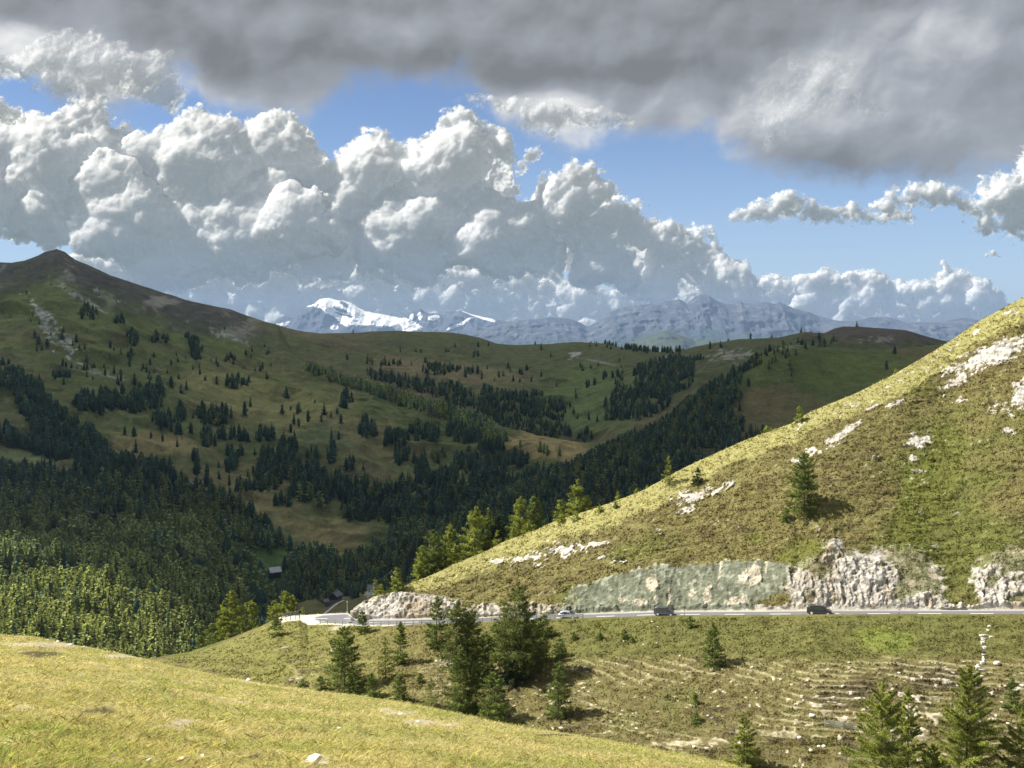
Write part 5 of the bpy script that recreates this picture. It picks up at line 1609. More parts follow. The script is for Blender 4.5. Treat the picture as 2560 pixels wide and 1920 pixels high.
def conifer_arrays(seed, h, r, style, nb, tpb, tl, tw):
    rs = np.random.default_rng(seed)
    S = STY[style]
    t = np.sort(rs.uniform(0, 1, nb) ** (1.15)) * (0.985 - S['base']) + S['base']
    az = np.arange(nb) * 2.39996 + rs.normal(0, .35, nb)
    q = (1 - t) / (1 - S['base'])
    env = q ** S['power']
    low = np.clip((t - S['base']) / .10, 0, 1) * .35 + .65
    # lopsided, gappy outline
    lob = 1 + S['irr'] * (np.sin(az * 1 + rs.uniform(0, 6)) * .35 + np.sin(t * 23 + rs.uniform(0, 6)) * .25 + rs.normal(0, .38, nb))
    L = np.clip(r * env * low * lob, r * .05, r * 1.35)
    bend = rs.normal(0, .012, 2) * h
    tx = lambda tt: np.stack([bend[0] * tt ** 2, bend[1] * tt ** 2, tt * h], -1)
    a0 = S['down'] + (S['up'] - S['down']) * t ** 1.3 + rs.normal(0, .10, nb)
    dirh = np.stack([np.cos(az), np.sin(az), np.zeros(nb)], 1)
    root_ = tx(t)

    def on(s, i):
        p = root_[i] + dirh[i] * (L[i] * s)[:, None]
        p[:, 2] += L[i] * (np.tan(a0[i]) * s + S['curve'] * s * s)
        return p
    k = np.maximum(3, (tpb * (L / r) ** .8 + 1)).astype(int)
    idx = np.repeat(np.arange(nb), k)
    n = len(idx)
    s = rs.uniform(0.08, 1, n) ** .75
    c = on(s, idx)
    side = np.stack([-dirh[idx, 1], dirh[idx, 0], np.zeros(n)], 1)
    off = rs.normal(0, 1, n) * S['spread'] * L[idx] * (1.05 - s) * .8
    c = c + side * off[:, None] + dirh[idx] * (np.abs(off) * -.15)[:, None]
    c[:, 2] -= np.abs(rs.normal(0, 1, n)) * S['hang'] * L[idx] + np.abs(off) * .25
    c += rs.normal(0, tl * .3, (n, 3))
    d = dirh[idx] * (.6 + .3 * rs.random(n))[:, None] + side * (np.sign(off) * .5)[:, None] + rs.normal(0, .38, (n, 3))
    d[:, 2] += .05
    d /= np.linalg.norm(d, axis=1, keepdims=True)
    # leader
    m = max(6, int(tpb * .6))
    cl_ = tx(rs.uniform(.93, 1.0, m)) + rs.normal(0, tl * .22, (m, 3))
    dl_ = np.tile(np.array([[0, 0, 1.0]]), (m, 1)) + rs.normal(0, .4, (m, 3)); dl_ /= np.linalg.norm(dl_, axis=1, keepdims=True)
    c = np.concatenate([c, cl_]); d = np.concatenate([d, dl_])
    l = tl * rs.uniform(.6, 1.35, len(c)); w = tw * rs.uniform(.6, 1.3, len(c))
    ax = tx(np.clip(c[:, 2] / h, 0, 1))
    nr = (c - ax); nr[:, 2] = 0; nr /= np.linalg.norm(nr, axis=1, keepdims=True) + 1e-6
    nr[:, 2] = .8
    V = kites(c, d, l, w, rs, nr)
    u = np.clip(rs.random(len(c)) * .75 + .25 * rs.random(len(c)), 0, 1)
    # whole boughs differ in tone
    bt = np.concatenate([rs.normal(0, .22, nb)[idx], np.zeros(m)])
    col = np.array(S['c2'])[None] * (1 - u[:, None]) + np.array(S['c1'])[None] * u[:, None]
    col = col * np.clip(1 + bt, .55, 1.6)[:, None]
    C_ = np.repeat(col, 4, 0)
    # wood
    ns = 9
    tt = np.linspace(0, .985, ns)
    rad = h * .0095 * (1 - tt) ** .85 + .012
    cen = tx(tt)
    nn = 7
    an = np.linspace(0, 2 * math.pi, nn + 1)[:-1]
    TV = (cen[:, None, :] + np.stack([np.cos(an), np.sin(an), an * 0], 1)[None] * rad[:, None, None]).reshape(-1, 3)
    foot = TV[:nn].copy(); foot[:, 2] -= 2.0; foot[:, :2] *= 1.5
    TV = np.concatenate([foot, TV])
    ii = np.arange((ns + 1) * nn).reshape(ns + 1, nn); jj = np.roll(ii, -1, 1)
    TF = np.stack([ii[:-1].ravel(), jj[:-1].ravel(), jj[1:].ravel(), ii[1:].ravel()], 1)
    # boughs: tapering three-sided
    sel = np.arange(nb)
    ss = np.array([0, .5, .92])
    br = []
    bw = np.clip(L * .010, .008, .05)
    for s_i, f_ in zip(ss, (1, .6, .15)):
        p = on(np.full(nb, s_i), sel)
        sd = np.stack([-dirh[:, 1], dirh[:, 0], np.zeros(nb)], 1)
        for a in (0, 2.1, 4.2):
            br.append(p + (sd * math.cos(a) + np.array([[0, 0, 1.0]]) * math.sin(a)) * (bw * f_)[:, None])
    BV = np.stack(br, 1).reshape(-1, 3)       # 9 per bough
    b0 = np.arange(nb)[:, None] * 9 + len(TV)
    BF = []
    for seg in (0, 3):
        for a in range(3):
            b = (a + 1) % 3
            BF.append(np.stack([b0[:, 0] + seg + a, b0[:, 0] + seg + b, b0[:, 0] + seg + 3 + b, b0[:, 0] + seg + 3 + a], 1))
    BF = np.concatenate(BF)
    return V, C_, np.concatenate([TV, BV]), np.concatenate([TF, BF])


def conifer(loc, seed, h, r, style, label, name='larch', group=None, near=False, cat=None, detail=1.0):
    Yd = max(loc[1], 60)
    px1 = Yd / 1098.0                      # one picture pixel in metres here
    tl = max(1.75 * px1, .20) * (.9 if near else 1.0); tw = tl * .5
    r = r * 1.3
    nb = int(np.clip(26 + h * 4.2, 24, 130) * (1.25 if near else 1))
    area = r * h * 1.1
    n = area / (tl * tw * .5) * (6.5 if style not in ('thin', 'old') else 4.5) * detail * (1.25 if near else 1)
    tpb = np.clip(n / nb * 1.35, 10, 1200)
    if style == 'thin': tpb *= .6
    V, C_, TV, TF = conifer_arrays(seed, h, r, style, nb, tpb, tl, tw)
    root = empty(name, loc, 0)
    f = np.arange(len(V)).reshape(-1, 4)
    mesh_np('crown', V, [f], [M_LEAF], {'cover': C_}, False, root)
    mesh_np('trunk', TV, [TF], [M_BARK], None, True, root)
    tag(root, label, cat or 'tree', group)
    return root


def put(px, base, top, wid, style, label, name='larch', group=None, behind=None, near=False, Y=None, detail=1.0):
    if Y is not None:
        x, z = ray(px, base); p = Vector((float(x) * Y, Y, float(z) * Y))
    elif behind is not None:
        yk = float(np.interp(px, pxB, Yk)) + behind
        x, z = ray(px, base); p = Vector((float(x) * yk, yk, float(z) * yk))
    else:
        p = atB(px, base)
    h = (base - top) / F * p.y * 1.02
    r = wid / F * p.y / 2
    return conifer(p, int(px * 7 + base), h, r, style, label, name, group, near, None, detail)


GB_ = 'conifers on the bank below the road'
# bank below the road, left to right
put(861, 1722, 1565, 98, 'lush', 'broad bushy larch standing alone at the left of the bank')
put(882, 1735, 1676, 46, 'lush', 'short larch hugging the right foot of the broad bushy larch')
put(801, 1724, 1690, 26, 'lush', 'tiny conifer left of the broad bushy larch')
put(757, 1716, 1698, 26, 'lush', 'low bush like sapling at the far left of the bank', 'sapling')
put(906, 1581, 1529, 36, 'lush', 'small dark conifer right against the guardrail before the rock spur', 'spruce')
put(964, 1697, 1591, 38, 'thin', 'sparse young larch with see through crown left of the slim one')
put(1002, 1658, 1555, 42, 'lush', 'slim pointed larch with a dark patch at its foot')
put(929, 1745, 1684, 42, 'lush', 'small larch on the meadow rim right of the broad bushy larch')
put(1000, 1757, 1685, 46, 'lush', 'larch on the meadow rim directly below the slim pointed larch')
put(1078, 1770, 1698, 52, 'thin', 'sparse low larch on the meadow rim left of the tall clump')
put(1050, 1708, 1684, 24, 'lush', 'small round bush on the pale stony ground', 'bush')
put(1091, 1618, 1492, 58, 'lush', 'dense upright larch in front of the guardrail left of the clump')
put(1140, 1705, 1508, 84, 'old', 'tall old larch with bare lower trunk at the left of the clump', detail=1.1)
put(1168, 1700, 1535, 66, 'old', 'leaning old larch close behind the tall bare trunked one')
put(1150, 1782, 1612, 76, 'lush', 'wide dark larch at the lower left corner of the clump')
put(1190, 1780, 1660, 60, 'lush', 'low leafy larch between the wide dark one and the bright one')
put(1237, 1800, 1680, 84, 'lush', 'bright green broad larch at the lower middle of the clump')
put(1240, 1640, 1560, 60, 'lush', 'half hidden larch in the middle of the clump by the guardrail')
put(1262, 1690, 1500, 56, 'thin', 'thin larch seen between the two tallest crowns of the clump')
put(1302, 1700, 1467, 104, 'old', 'tallest larch of the clump, its top reaching over the rock', detail=1.3)
put(1325, 1690, 1530, 70, 'old', 'old larch under the right side of the tallest crown')
put(1213, 1705, 1580, 62, 'lush', 'larch filling the dark middle of the clump under the bare trunked trees')
put(1345, 1660, 1556, 62, 'lush', 'leafy larch at the right of the clump between spruce and tallest crown')
put(1180, 1640, 1522, 58, 'old', 'rearmost old larch of the clump, just below the guardrail')
put(1278, 1662, 1540, 60, 'old', 'old larch pressed against the left side of the tallest crown')
put(1286, 1712, 1614, 70, 'spruce', 'dark spruce at the foot of the tallest larch', 'spruce')
put(1362, 1594, 1538, 44, 'lush', 'dark small spruce at the right edge of the clump by the road', 'spruce')
put(1400, 1642, 1598, 40, 'lush', 'little larch just right of the clump')
put(1396, 1790, 1651, 66, 'lush', 'single larch right of the clump on the terraced slope')
put(1434, 1600, 1582, 18, 'lush', 'tiny sapling right of the clump near the road', 'sapling')
# right part of the bank
put(1780, 1664, 1558, 54, 'lush', 'isolated larch with a dark foot in the middle of the bank')
put(1725, 1569, 1541, 26, 'lush', 'little round bush on the verge near the road', 'bush')
put(1562, 1598, 1573, 20, 'lush', 'small shrub, largest of three in the green strip', 'bush')
put(1499, 1598, 1582, 22, 'lush', 'low flat shrub, leftmost of three in the green strip', 'bush')
put(1581, 1607, 1593, 14, 'lush', 'tiny shrub, rightmost of three in the green strip', 'bush')
put(1738, 1762, 1733, 26, 'lush', 'small bush among the cattle treads', 'bush')
put(1740, 1805, 1778, 24, 'lush', 'dark low bush beneath the cattle treads', 'bush')
put(1860, 1922, 1788, 74, 'larch', 'bright young larch at the bottom edge beside the meadow rim', near=True)
put(2528, 1772, 1694, 44, 'lush', 'small dark conifer at the right edge of the bank', 'spruce')
# big larches at the lower right, nearer to the camera
put(2200, 2060, 1688, 190, 'larch', 'large feathery larch, left of the big group at lower right', near=True, Y=138, detail=1.0)
put(2268, 2050, 1716, 105, 'larch', 'slender feathery larch between the two large ones', near=True, Y=143, detail=.9)
put(2412, 2080, 1657, 205, 'larch', 'tallest feathery larch of the big group at lower right', near=True, Y=137, detail=1.0)
put(2330, 2060, 1860, 120, 'larch', 'short larch filling the gap left of the tallest feathery one', near=True, Y=139, detail=.9)
put(2556, 2070, 1742, 150, 'larch', 'large feathery larch cut by the right edge', near=True, Y=136, detail=1.0)
# on the hillside
put(2011, 1282, 1132, 84, 'lush', 'lone dark conifer casting a shadow on the open hillside', 'spruce')
put(1964, 1302, 1269, 24, 'lush', 'small conifer left of the lone hillside tree', 'spruce')
put(1743, 1208, 1170, 28, 'spruce', 'small dark conifer near the crest above pale rocks', 'spruce')
put(1672, 1213, 1140, 30, 'thin', 'slim yellowish larch rising above the crest line')
put(1539, 1270, 1256, 14, 'lush', 'tiny dark bush just under the crest', 'bush')
put(1545, 1256, 1230, 15, 'larch', 'tiny larch on the crest above the dark bush', 'sapling', behind=1)
put(1618, 1230, 1216, 12, 'larch', 'very small sapling on the crest, upper of two', 'sapling', behind=1)
put(1592, 1238, 1222, 12, 'larch', 'very small sapling on the crest, lower of two', 'sapling', behind=1)
put(1998, 1056, 1018, 22, 'larch', 'yellow green larch on the upper crest')
put(1917, 1088, 1066, 20, 'larch', 'bright small larch peeping over the upper crest', behind=1)
put(2240, 938, 924, 10, 'larch', 'tiny sapling high on the crest', 'sapling', behind=1)
put(1500, 1280, 1264, 18, 'larch', 'small yellow sapling on the bright crest grass', 'sapling')
put(1440, 1300, 1284, 20, 'larch', 'low yellow sapling on the bright crest below the crest trees', 'sapling')
put(1402, 1306, 1286, 20, 'larch', 'low yellow sapling at the foot of the pair of crest larches', 'sapling')
# along the crest where it runs down to the road
cr = 'sunlit larches behind the crest'
put(1443, 1296, 1200, 56, 'larch', 'tall sunlit larch highest along the lower crest', behind=4)
put(1468, 1284, 1240, 34, 'larch', 'short larch clinging to the right of the highest crest larch', behind=4)
put(1399, 1302, 1251, 34, 'larch', 'short sunlit larch left of the highest crest larch', behind=3)
put(1334, 1340, 1238, 50, 'lush', 'shaded half of the paired crest larches', behind=9)
put(1300, 1356, 1243, 60, 'larch', 'bright half of the paired crest larches', behind=5)
put(1321, 1342, 1308, 34, 'larch', 'small larch in front of the paired crest larches', behind=2)
put(1284, 1362, 1320, 24, 'larch', 'small larch left below the paired crest larches', behind=2)
put(1248, 1380, 1286, 46, 'spruce', 'dark spruce between two groups of crest larches', 'spruce', behind=7)
put(1242, 1376, 1328, 26, 'larch', 'little bright larch in front of the dark crest spruce', behind=2)
put(1222, 1395, 1272, 48, 'lush', 'tall darker larch right of the thick crest crown', behind=8)
put(1190, 1408, 1268, 84, 'larch', 'thickest sunlit crown on the lower crest', behind=6)
put(1137, 1415, 1362, 34, 'larch', 'small bright larch left below the thickest crown', behind=2)
put(1125, 1425, 1311, 54, 'larch', 'middling larch left of the thickest crown', behind=9)
put(1086, 1452, 1326, 82, 'lush', 'dense cone shaped larch near the foot of the crest', behind=5)
put(1052, 1462, 1366, 46, 'larch', 'narrow larch on the left flank of the dense cone shaped one', behind=4)
put(993, 1480, 1420, 36, 'larch', 'small larch on top of the rock spur')
put(940, 1498, 1450, 26, 'thin', 'thin larch at the left brink of the rock spur', behind=3)
put(953, 1492, 1462, 24, 'larch', 'low bushy sapling beside the thin larch on the spur', 'sapling', behind=3)
# left of the lay-by
put(579, 1618, 1477, 74, 'larch', 'tall two topped larch left of the lay-by', behind=14)
put(558, 1622, 1505, 44, 'larch', 'slim larch touching the left of the two topped one', behind=16)
put(629, 1602, 1502, 68, 'larch', 'cone shaped larch right of the two topped one', behind=12)
put(530, 1640, 1560, 56, 'lush', 'rounded low larch at the left foot of the tall pair', behind=12)
put(500, 1650, 1588, 40, 'lush', 'lowest rounded larch furthest left on the spur rim', behind=12)
put(605, 1612, 1560, 40, 'lush', 'short larch between the tall pair', behind=9)
put(711, 1560, 1478, 48, 'larch', 'tallest of the three larches behind the wooden barrier', behind=14)
put(686, 1566, 1502, 42, 'larch', 'left one of the three larches behind the wooden barrier', behind=12)
put(730, 1556, 1490, 42, 'larch', 'right one of the three larches behind the wooden barrier', behind=14)
put(692, 1588, 1537, 34, 'lush', 'small dark conifer on the slope below the wooden barrier', 'spruce')
put(757, 1546, 1519, 13, 'larch', 'tiny sapling behind the lay-by', 'sapling', behind=4)

# ------------------------------------------------------------------ forests
C1_TOP = [(0, 904), (51, 921), (72, 950), (101, 971), (114, 992), (150, 1020), (177, 1047), (236, 1077), (262, 1098), (287, 1136), (338, 1161), (422, 1178), (443, 1212), (506, 1229), (570, 1241), (612, 1271), (658, 1300), (690, 1338), (716, 1345),
          (730, 1385), (790, 1392), (880, 1388), (960, 1355), (1000, 1290), (1060, 1240), (1130, 1210), (1200, 1190), (1280, 1192), (1400, 1172), (1470, 1150), (1900, 1130)]
EXC = [
    [(530, 1396), (600, 1386), (694, 1374), (740, 1380), (782, 1396), (745, 1410), (705, 1418), (716, 1440), (690, 1452), (650, 1450), (640, 1425), (585, 1415), (535, 1408)],
    [(690, 1345), (705, 1312), (740, 1290), (759, 1287), (821, 1305), (870, 1312), (958, 1334), (940, 1352), (871, 1381), (800, 1378), (740, 1360)],
    [(-10, 1112), (60, 1122), (130, 1150), (185, 1172), (130, 1182), (60, 1186), (-10, 1160)],
    [(-10, 960), (30, 990), (60, 1040), (90, 1100), (60, 1105), (-10, 1075)],
    [(140, 1150), (185, 1150), (200, 1172), (160, 1178)],
]
CL = [(235, 1015, 60, 24, .9), (340, 1012, 75, 20, .9), (378, 985, 34, 14, .8), (540, 1042, 48, 24, 1), (455, 1040, 12, 16, 1), (490, 1035, 9, 12, .8), (407, 1058, 30, 14, .9), (222, 788, 24, 18, .7), (300, 808, 16, 9, .7), (333, 850, 20, 20, .8), (395, 852, 28, 13, .9),
      (333, 891, 18, 12, .9), (488, 875, 22, 30, .8), (470, 850, 20, 14, .6), (590, 958, 38, 18, .45), (150, 950, 24, 15, .7), (574, 903, 16, 9, .7), (650, 915, 60, 14, .2), (515, 1100, 13, 20, .9), (570, 1095, 32, 14, .8), (612, 1098, 15, 12, .9),
      (665, 1092, 27, 14, .8), (720, 1120, 27, 20, .8), (695, 1160, 58, 28, .9), (592, 1140, 22, 14, .8), (582, 1165, 13, 14, 1), (493, 1160, 7, 14, 1), (493, 1185, 8, 10, 1), (662, 1202, 44, 28, .95), (725, 1182, 37, 25, .95), (780, 1192, 37, 22, .8), (829, 1143, 9, 18, 1),
      (595, 1233, 11, 16, 1), (630, 1230, 16, 14, .7), (865, 1168, 13, 15, .7), (752, 1235, 32, 26, .95), (822, 1230, 42, 30, .9), (918, 1078, 21, 26, .95), (990, 1104, 30, 28, .9), (1007, 1146, 24, 28, .9), (1045, 1087, 26, 18, .8), (1079, 1087, 17, 24, .85),
      (1167, 1087, 48, 24, .95), (1228, 1122, 36, 15, .9), (1275, 1160, 50, 16, .95), (1159, 1159, 27, 30, .9), (1197, 1163, 32, 26, .9), (1053, 1172, 19, 25, .8), (1096, 1142, 18, 18, .85), (1062, 1201, 32, 26, .85), (1112, 1201, 32, 26, .85), (893, 1231, 37, 35, .95),
      (851, 1218, 37, 30, .9), (809, 1248, 22, 35, .8), (952, 1243, 37, 35, .9), (1011, 1231, 27, 35, .85), (893, 1281, 48, 28, .95), (978, 1281, 52, 28, .9), (1062, 1265, 52, 35, .9), (1146, 1252, 62, 40, .95), (1230, 1210, 52, 35, .95), (780, 1150, 20, 25, .5),
      (830, 1142, 10, 18, .9), (876, 1168, 12, 16, .8), (715, 990, 3, 12, 1), (615, 1035, 3, 8, 1), (842, 1040, 3, 8, 1), (865, 1000, 16, 10, .7), (858, 1018, 12, 8, .8), (700, 1265, 30, 10, .3), (560, 1200, 60, 40, .10), (780, 1060, 120, 60, .03), (560, 1180, 40, 30, .15), (400, 1100, 120, 50, .05), (450, 930, 150, 60, .05), (250, 900, 120, 60, .06), (600, 860, 120, 40, .03), (120, 850, 80, 60, .05), (350, 960, 60, 20, .2)]
STRIP = [(740, 915), (830, 946), (935, 973), (1020, 1000), (1104, 1024), (1167, 1053), (1210, 1078), (1273, 1110), (1336, 1128), (1391, 1142)]
C2F = [[(1188, 999), (1210, 978), (1265, 985), (1357, 990), (1433, 1018), (1408, 1062), (1429, 1087), (1425, 1104), (1315, 1096), (1231, 1070), (1167, 1045)],
       [(914, 925), (1062, 950), (1146, 965), (1188, 990), (1170, 1030), (1062, 985), (914, 945)],
       [(1510, 1054), (1512, 1010), (1540, 975), (1575, 965), (1600, 925), (1650, 905), (1700, 895), (1740, 905), (1730, 960), (1680, 1010), (1610, 1054)]]
C2E = [(1454, 1092, 24, 15, .8), (1130, 930, 70, 8, .25), (1640, 878, 60, 5, .35), (1580, 872, 20, 4, .5), (1510, 870, 60, 6, .12), (1480, 960, 60, 50, .04), (1470, 1030, 60, 40, .05), (1250, 940, 120, 20, .06), (1100, 885, 120, 14, .05), (1700, 905, 60, 12, .35), (1545, 930, 20, 40, .15), (1090, 925, 40, 9, .5), (960, 910, 40, 10, .15), (2050, 860, 60, 12, .15)]


def scatter(V, nv, nu, spacing, rs):
    """evenly jittered candidate points on a sheet, about one per spacing^2 metres of ground"""
    G = V.reshape(nv, nu, 3)
    a = G[1:, :-1] - G[:-1, :-1]; b = G[:-1, 1:] - G[:-1, :-1]
    area = np.abs(a[..., 0] * b[..., 1] - a[..., 1] * b[..., 0])
    ex = area / spacing ** 2
    k = np.floor(ex + rs.random(ex.shape)).astype(int)
    ii, jj = np.nonzero(k)
    rep = k[ii, jj]
    ii = np.repeat(ii, rep); jj = np.repeat(jj, rep)
    u = rs.random(len(ii))[:, None]; v = rs.random(len(ii))[:, None]
    return G[ii, jj] + a[ii, jj] * u + b[ii, jj] * v


rsF = np.random.default_rng(42)
# left mountain
PC1 = scatter(VC, nvC, nuC, 6.0, rsF)
fx, fy = project(PC1)
okv = (fx > -160) & (fx < 1700) & (fy < 1760) & (PC1[:, 1] < 2700)
PC1, fx, fy = PC1[okv], fx[okv], fy[okv]
nz1 = fbm(PC1, 0.012, 3, 0.6, 301); nz2 = fbm(PC1, 0.05, 2, 0.6, 302)
edge = fy - ip(fx, C1_TOP) + nz1 * 22 + nz2 * 10
dens = np.clip(edge / 16, 0, 1)
for pl in EXC:
    dens[inpoly(fx + nz2 * 6, fy + nz1 * 4, pl)] = 0
for e in CL:
    v = ell(fx + nz2 * 7, fy + nz1 * 6, e[0], e[1], e[2], e[3])
    dens = np.maximum(dens, np.clip(v * 3 + .15, 0, 1) * e[4] * (v > 0))
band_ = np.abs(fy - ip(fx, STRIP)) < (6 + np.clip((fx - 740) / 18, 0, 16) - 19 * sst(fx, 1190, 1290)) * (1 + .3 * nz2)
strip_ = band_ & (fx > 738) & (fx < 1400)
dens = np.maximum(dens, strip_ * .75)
dens = np.maximum(dens, .004 * (fy > ip(fx, C1rows[7][0]) + 70))
dens = np.where((fy < ip(fx, C1rows[7][0]) + 45) & (fx < 760), 0, dens)
# nearer woods look fuller because every tree covers more of the picture
thin_ = np.clip(PC1[:, 1] / 900, .45, 1.0)
dens[(fx > 664) & (fx < 712) & (fy > 1385) & (fy < 1500)] = 0
dens[(fx > 843) & (fx < 863) & (fy > 1425) & (fy < 1470)] = 0
keep = rsF.random(len(PC1)) < dens * thin_ * .78
F1, f1x, f1y = PC1[keep], fx[keep], fy[keep]
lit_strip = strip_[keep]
# back ridge
PD2 = scatter(VD, nvD, nuD, 7.0, rsF)
gx, gy = project(PD2)
okv = (gx > 800) & (gx < 2450) & (PD2[:, 1] < 3000) & (PD2[:, 1] > 1900)
PD2, gx, gy = PD2[okv], gx[okv], gy[okv]
nz1 = fbm(PD2, 0.01, 3, 0.6, 303)
dens = np.full(len(PD2), .003)
for pl in C2F:
    m_ = inpoly(gx + nz1 * 14, gy + nz1 * 8, pl)
    dens[m_] = .85
for e in C2E:
    v = ell(gx + nz1 * 8, gy + nz1 * 5, e[0], e[1], e[2], e[3])
    dens = np.maximum(dens, (v > 0) * e[4])
keep = rsF.random(len(PD2)) < dens * .7
F2, f2x, f2y = PD2[keep], gx[keep], gy[keep]
# wooded hill
PE2 = scatter(VE, nvE, nuE, 6.0, rsF)
hx_, hy_ = project(PE2)
okv = (hx_ > 600) & (hx_ < 2600) & (PE2[:, 1] < 1900)
PE2, hx_, hy_ = PE2[okv], hx_[okv], hy_[okv]
nz1 = fbm(PE2, 0.012, 3, 0.6, 305)
EB = [(860, 1985), (890, 1900), (892, 1884), (934, 1862), (976, 1832), (1039, 1822), (1091, 1826), (1122, 1796), (1160, 1740), (1220, 1660)]
lim = np.interp(hy_, [q[0] for q in EB], [q[1] for q in EB]) + 25
dens = np.clip((lim - hx_ + nz1 * 45) / 40, 0, 1) * .95
dens = np.where((hy_ < 900) & (hx_ > 1880), dens * .12, dens)
spr = sst(nz1 + .25 - (hx_ - lim) / 500, -.05, .5)
dens = np.maximum(dens, spr * (.05 + .30 * (1 - sst(hx_ - lim, 0, 150))) * (hx_ < 2300))
dens = np.maximum(dens, .003)
keep = rsF.random(len(PE2)) < dens * .62
keep &= ~((hx_ > 668) & (hx_ < 712))
keep &= ~((hx_ > 845) & (hx_ < 861) & (hy_ < 1480))
F3, f3x, f3y = PE2[keep], hx_[keep], hy_[keep]
# knoll
PK2 = scatter(VK, nvK, nuK, 6.0, rsF)
qx, qy = project(PK2)
kk_ = ((qx > 860) & (qy < 1500)) | ((qx < 742) & (qy < 1545)) | (qx < 700)
kk_ &= rsF.random(len(PK2)) < .55
kk_ &= ~((qx > 912) & (qx < 945) & (qy > 1455))
F4, f4x, f4y = PK2[kk_], qx[kk_], qy[kk_]


def unit_tree(seed, kind, k):
    """a small conifer of unit height for the far woods: a ragged cone of needle clumps"""
    rs = np.random.default_rng(seed)
    t = rs.random(k) ** 1.35 * .95 + .03
    if kind == 0:   rad = .21 * (1 - t) ** .65 + .012            # larch
    elif kind == 1: rad = .165 * (1 - t) ** .9 + .01            # spruce
    else:           rad = .19 * np.sqrt(np.clip(1 - (t * 1.0 - .38) ** 2 / .40, 0.02, 1)) # stone pine
    rad = rad * rs.uniform(.35, 1.12, k)
    az = rs.random(k) * 6.283
    c = np.stack([np.cos(az) * rad, np.sin(az) * rad, t], 1)
    d = np.stack([np.cos(az), np.sin(az), rs.normal(-.1, .5, k)], 1) + rs.normal(0, .3, (k, 3))
    d /= np.linalg.norm(d, axis=1, keepdims=True)
    sz = (.17 if k < 60 else .11 if k < 200 else .075) * (1.15 - .6 * t) * rs.uniform(.7, 1.3, k)
    return kites(c, d, sz, sz * .62, rs, np.stack([np.cos(az), np.sin(az), az * 0 + .5], 1))


def core(kind, n=6):
    """inner body so that no daylight falls through the stem"""
    if kind == 2: prof = [(0, .05), (.12, .11), (.45, .13), (.8, .08), (1, .0)]
    elif kind == 0: prof = [(0, .03), (.08, .12), (.5, .065), (1, .0)]
    else: prof = [(0, .04), (.06, .11), (.5, .06), (1, .0)]
    V = [(r_ * math.cos(a), r_ * math.sin(a), z) for z, r_ in prof for a in np.linspace(0, 6.2832, n + 1)[:-1]]
    f = [[i * n + j, i * n + (j + 1) % n, (i + 1) * n + (j + 1) % n, (i + 1) * n + j] for i in range(len(prof) - 1) for j in range(n)]
    return np.array(V), np.array(f)


NV = 6
U_ = {kd: [unit_tree(500 + 10 * kd + i, kd, 34) for i in range(NV)] for kd in (0, 1, 2)}
CO_ = {kd: core(kd) for kd in (0, 1, 2)}
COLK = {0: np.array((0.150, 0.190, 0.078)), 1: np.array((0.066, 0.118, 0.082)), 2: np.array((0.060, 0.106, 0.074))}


def forest(name, label, P_, H_, kind, colmul, rs):
    Vs, Fs, Cs, off = [], [], [], 0
    var = rs.integers(0, NV, len(P_)); rot = rs.random(len(P_)) * 6.283
    wid = rs.uniform(1.0, 1.6, len(P_))
    for kd in (0, 1, 2):
        cv, cf = CO_[kd]
        for v in range(NV):
            m_ = (kind == kd) & (var == v)
            if not m_.any(): continue
            u = np.concatenate([cv, U_[kd][v]])
            nf = len(U_[kd][v]) // 4
            f = np.concatenate([cf, np.arange(nf * 4).reshape(-1, 4) + len(cv)])
            c, s = np.cos(rot[m_]), np.sin(rot[m_])
            h = H_[m_]; w = h * wid[m_]
            X = (u[None, :, 0] * c[:, None] - u[None, :, 1] * s[:, None]) * w[:, None] + P_[m_, 0][:, None]
            Y = (u[None, :, 0] * s[:, None] + u[None, :, 1] * c[:, None]) * w[:, None] + P_[m_, 1][:, None]
            Z = u[None, :, 2] * h[:, None] + P_[m_, 2][:, None] - .3
            V = np.stack([X, Y, Z], -1).reshape(-1, 3)
            n = int(m_.sum())
            FF = (f[None] + (np.arange(n) * len(u))[:, None, None]).reshape(-1, 4) + off
            tone = colmul[m_] * rs.uniform(.75, 1.3, n)
            cc = COLK[kd][None, None] * tone[:, None, None] * np.ones((1, len(u), 1))
            kt = np.concatenate([np.full(len(cv), .7), np.repeat(rs.uniform(.7, 1.35, nf), 4)])
            cc = cc * kt[None, :, None]
            Vs.append(V); Fs.append(FF); Cs.append(cc.reshape(-1, 3)); off += len(V)
    o = mesh_np(name, np.concatenate(Vs), [np.concatenate(Fs)], [M_LEAF], {'cover': np.concatenate(Cs)}, False)
    tag(o, label, 'forest', kind='stuff')
    return o


def kinds_for(P_, x, y, rs, plarch):
    k = np.where(rs.random(len(P_)) < plarch, 0, np.where(rs.random(len(P_)) < .5, 1, 2))
    return k


rsT = np.random.default_rng(77)
# left mountain: larch low and near, stone pine and spruce above
pl = sst(f1y, 1180, 1330) * (1 - sst(f1x, 500, 700) * .6) * .85 + .06
pl = np.where(lit_strip, .75, pl)
k1 = kinds_for(F1, f1x, f1y, rsT, pl)
h1 = rsT.uniform(12, 23, len(F1)) * np.where(f1y < 960, .72, 1) * np.where(rsT.random(len(F1)) < .15, .6, 1)
h1 = np.where(np.clip(f1y, 0, 1e4) > 1330, h1 * 1.12, h1)
cm1 = np.where(lit_strip, 1.5, np.where(f1y > 1330, 1.35, 1.0))  # sunlight painted into the tree colour of the strip and the lower wood
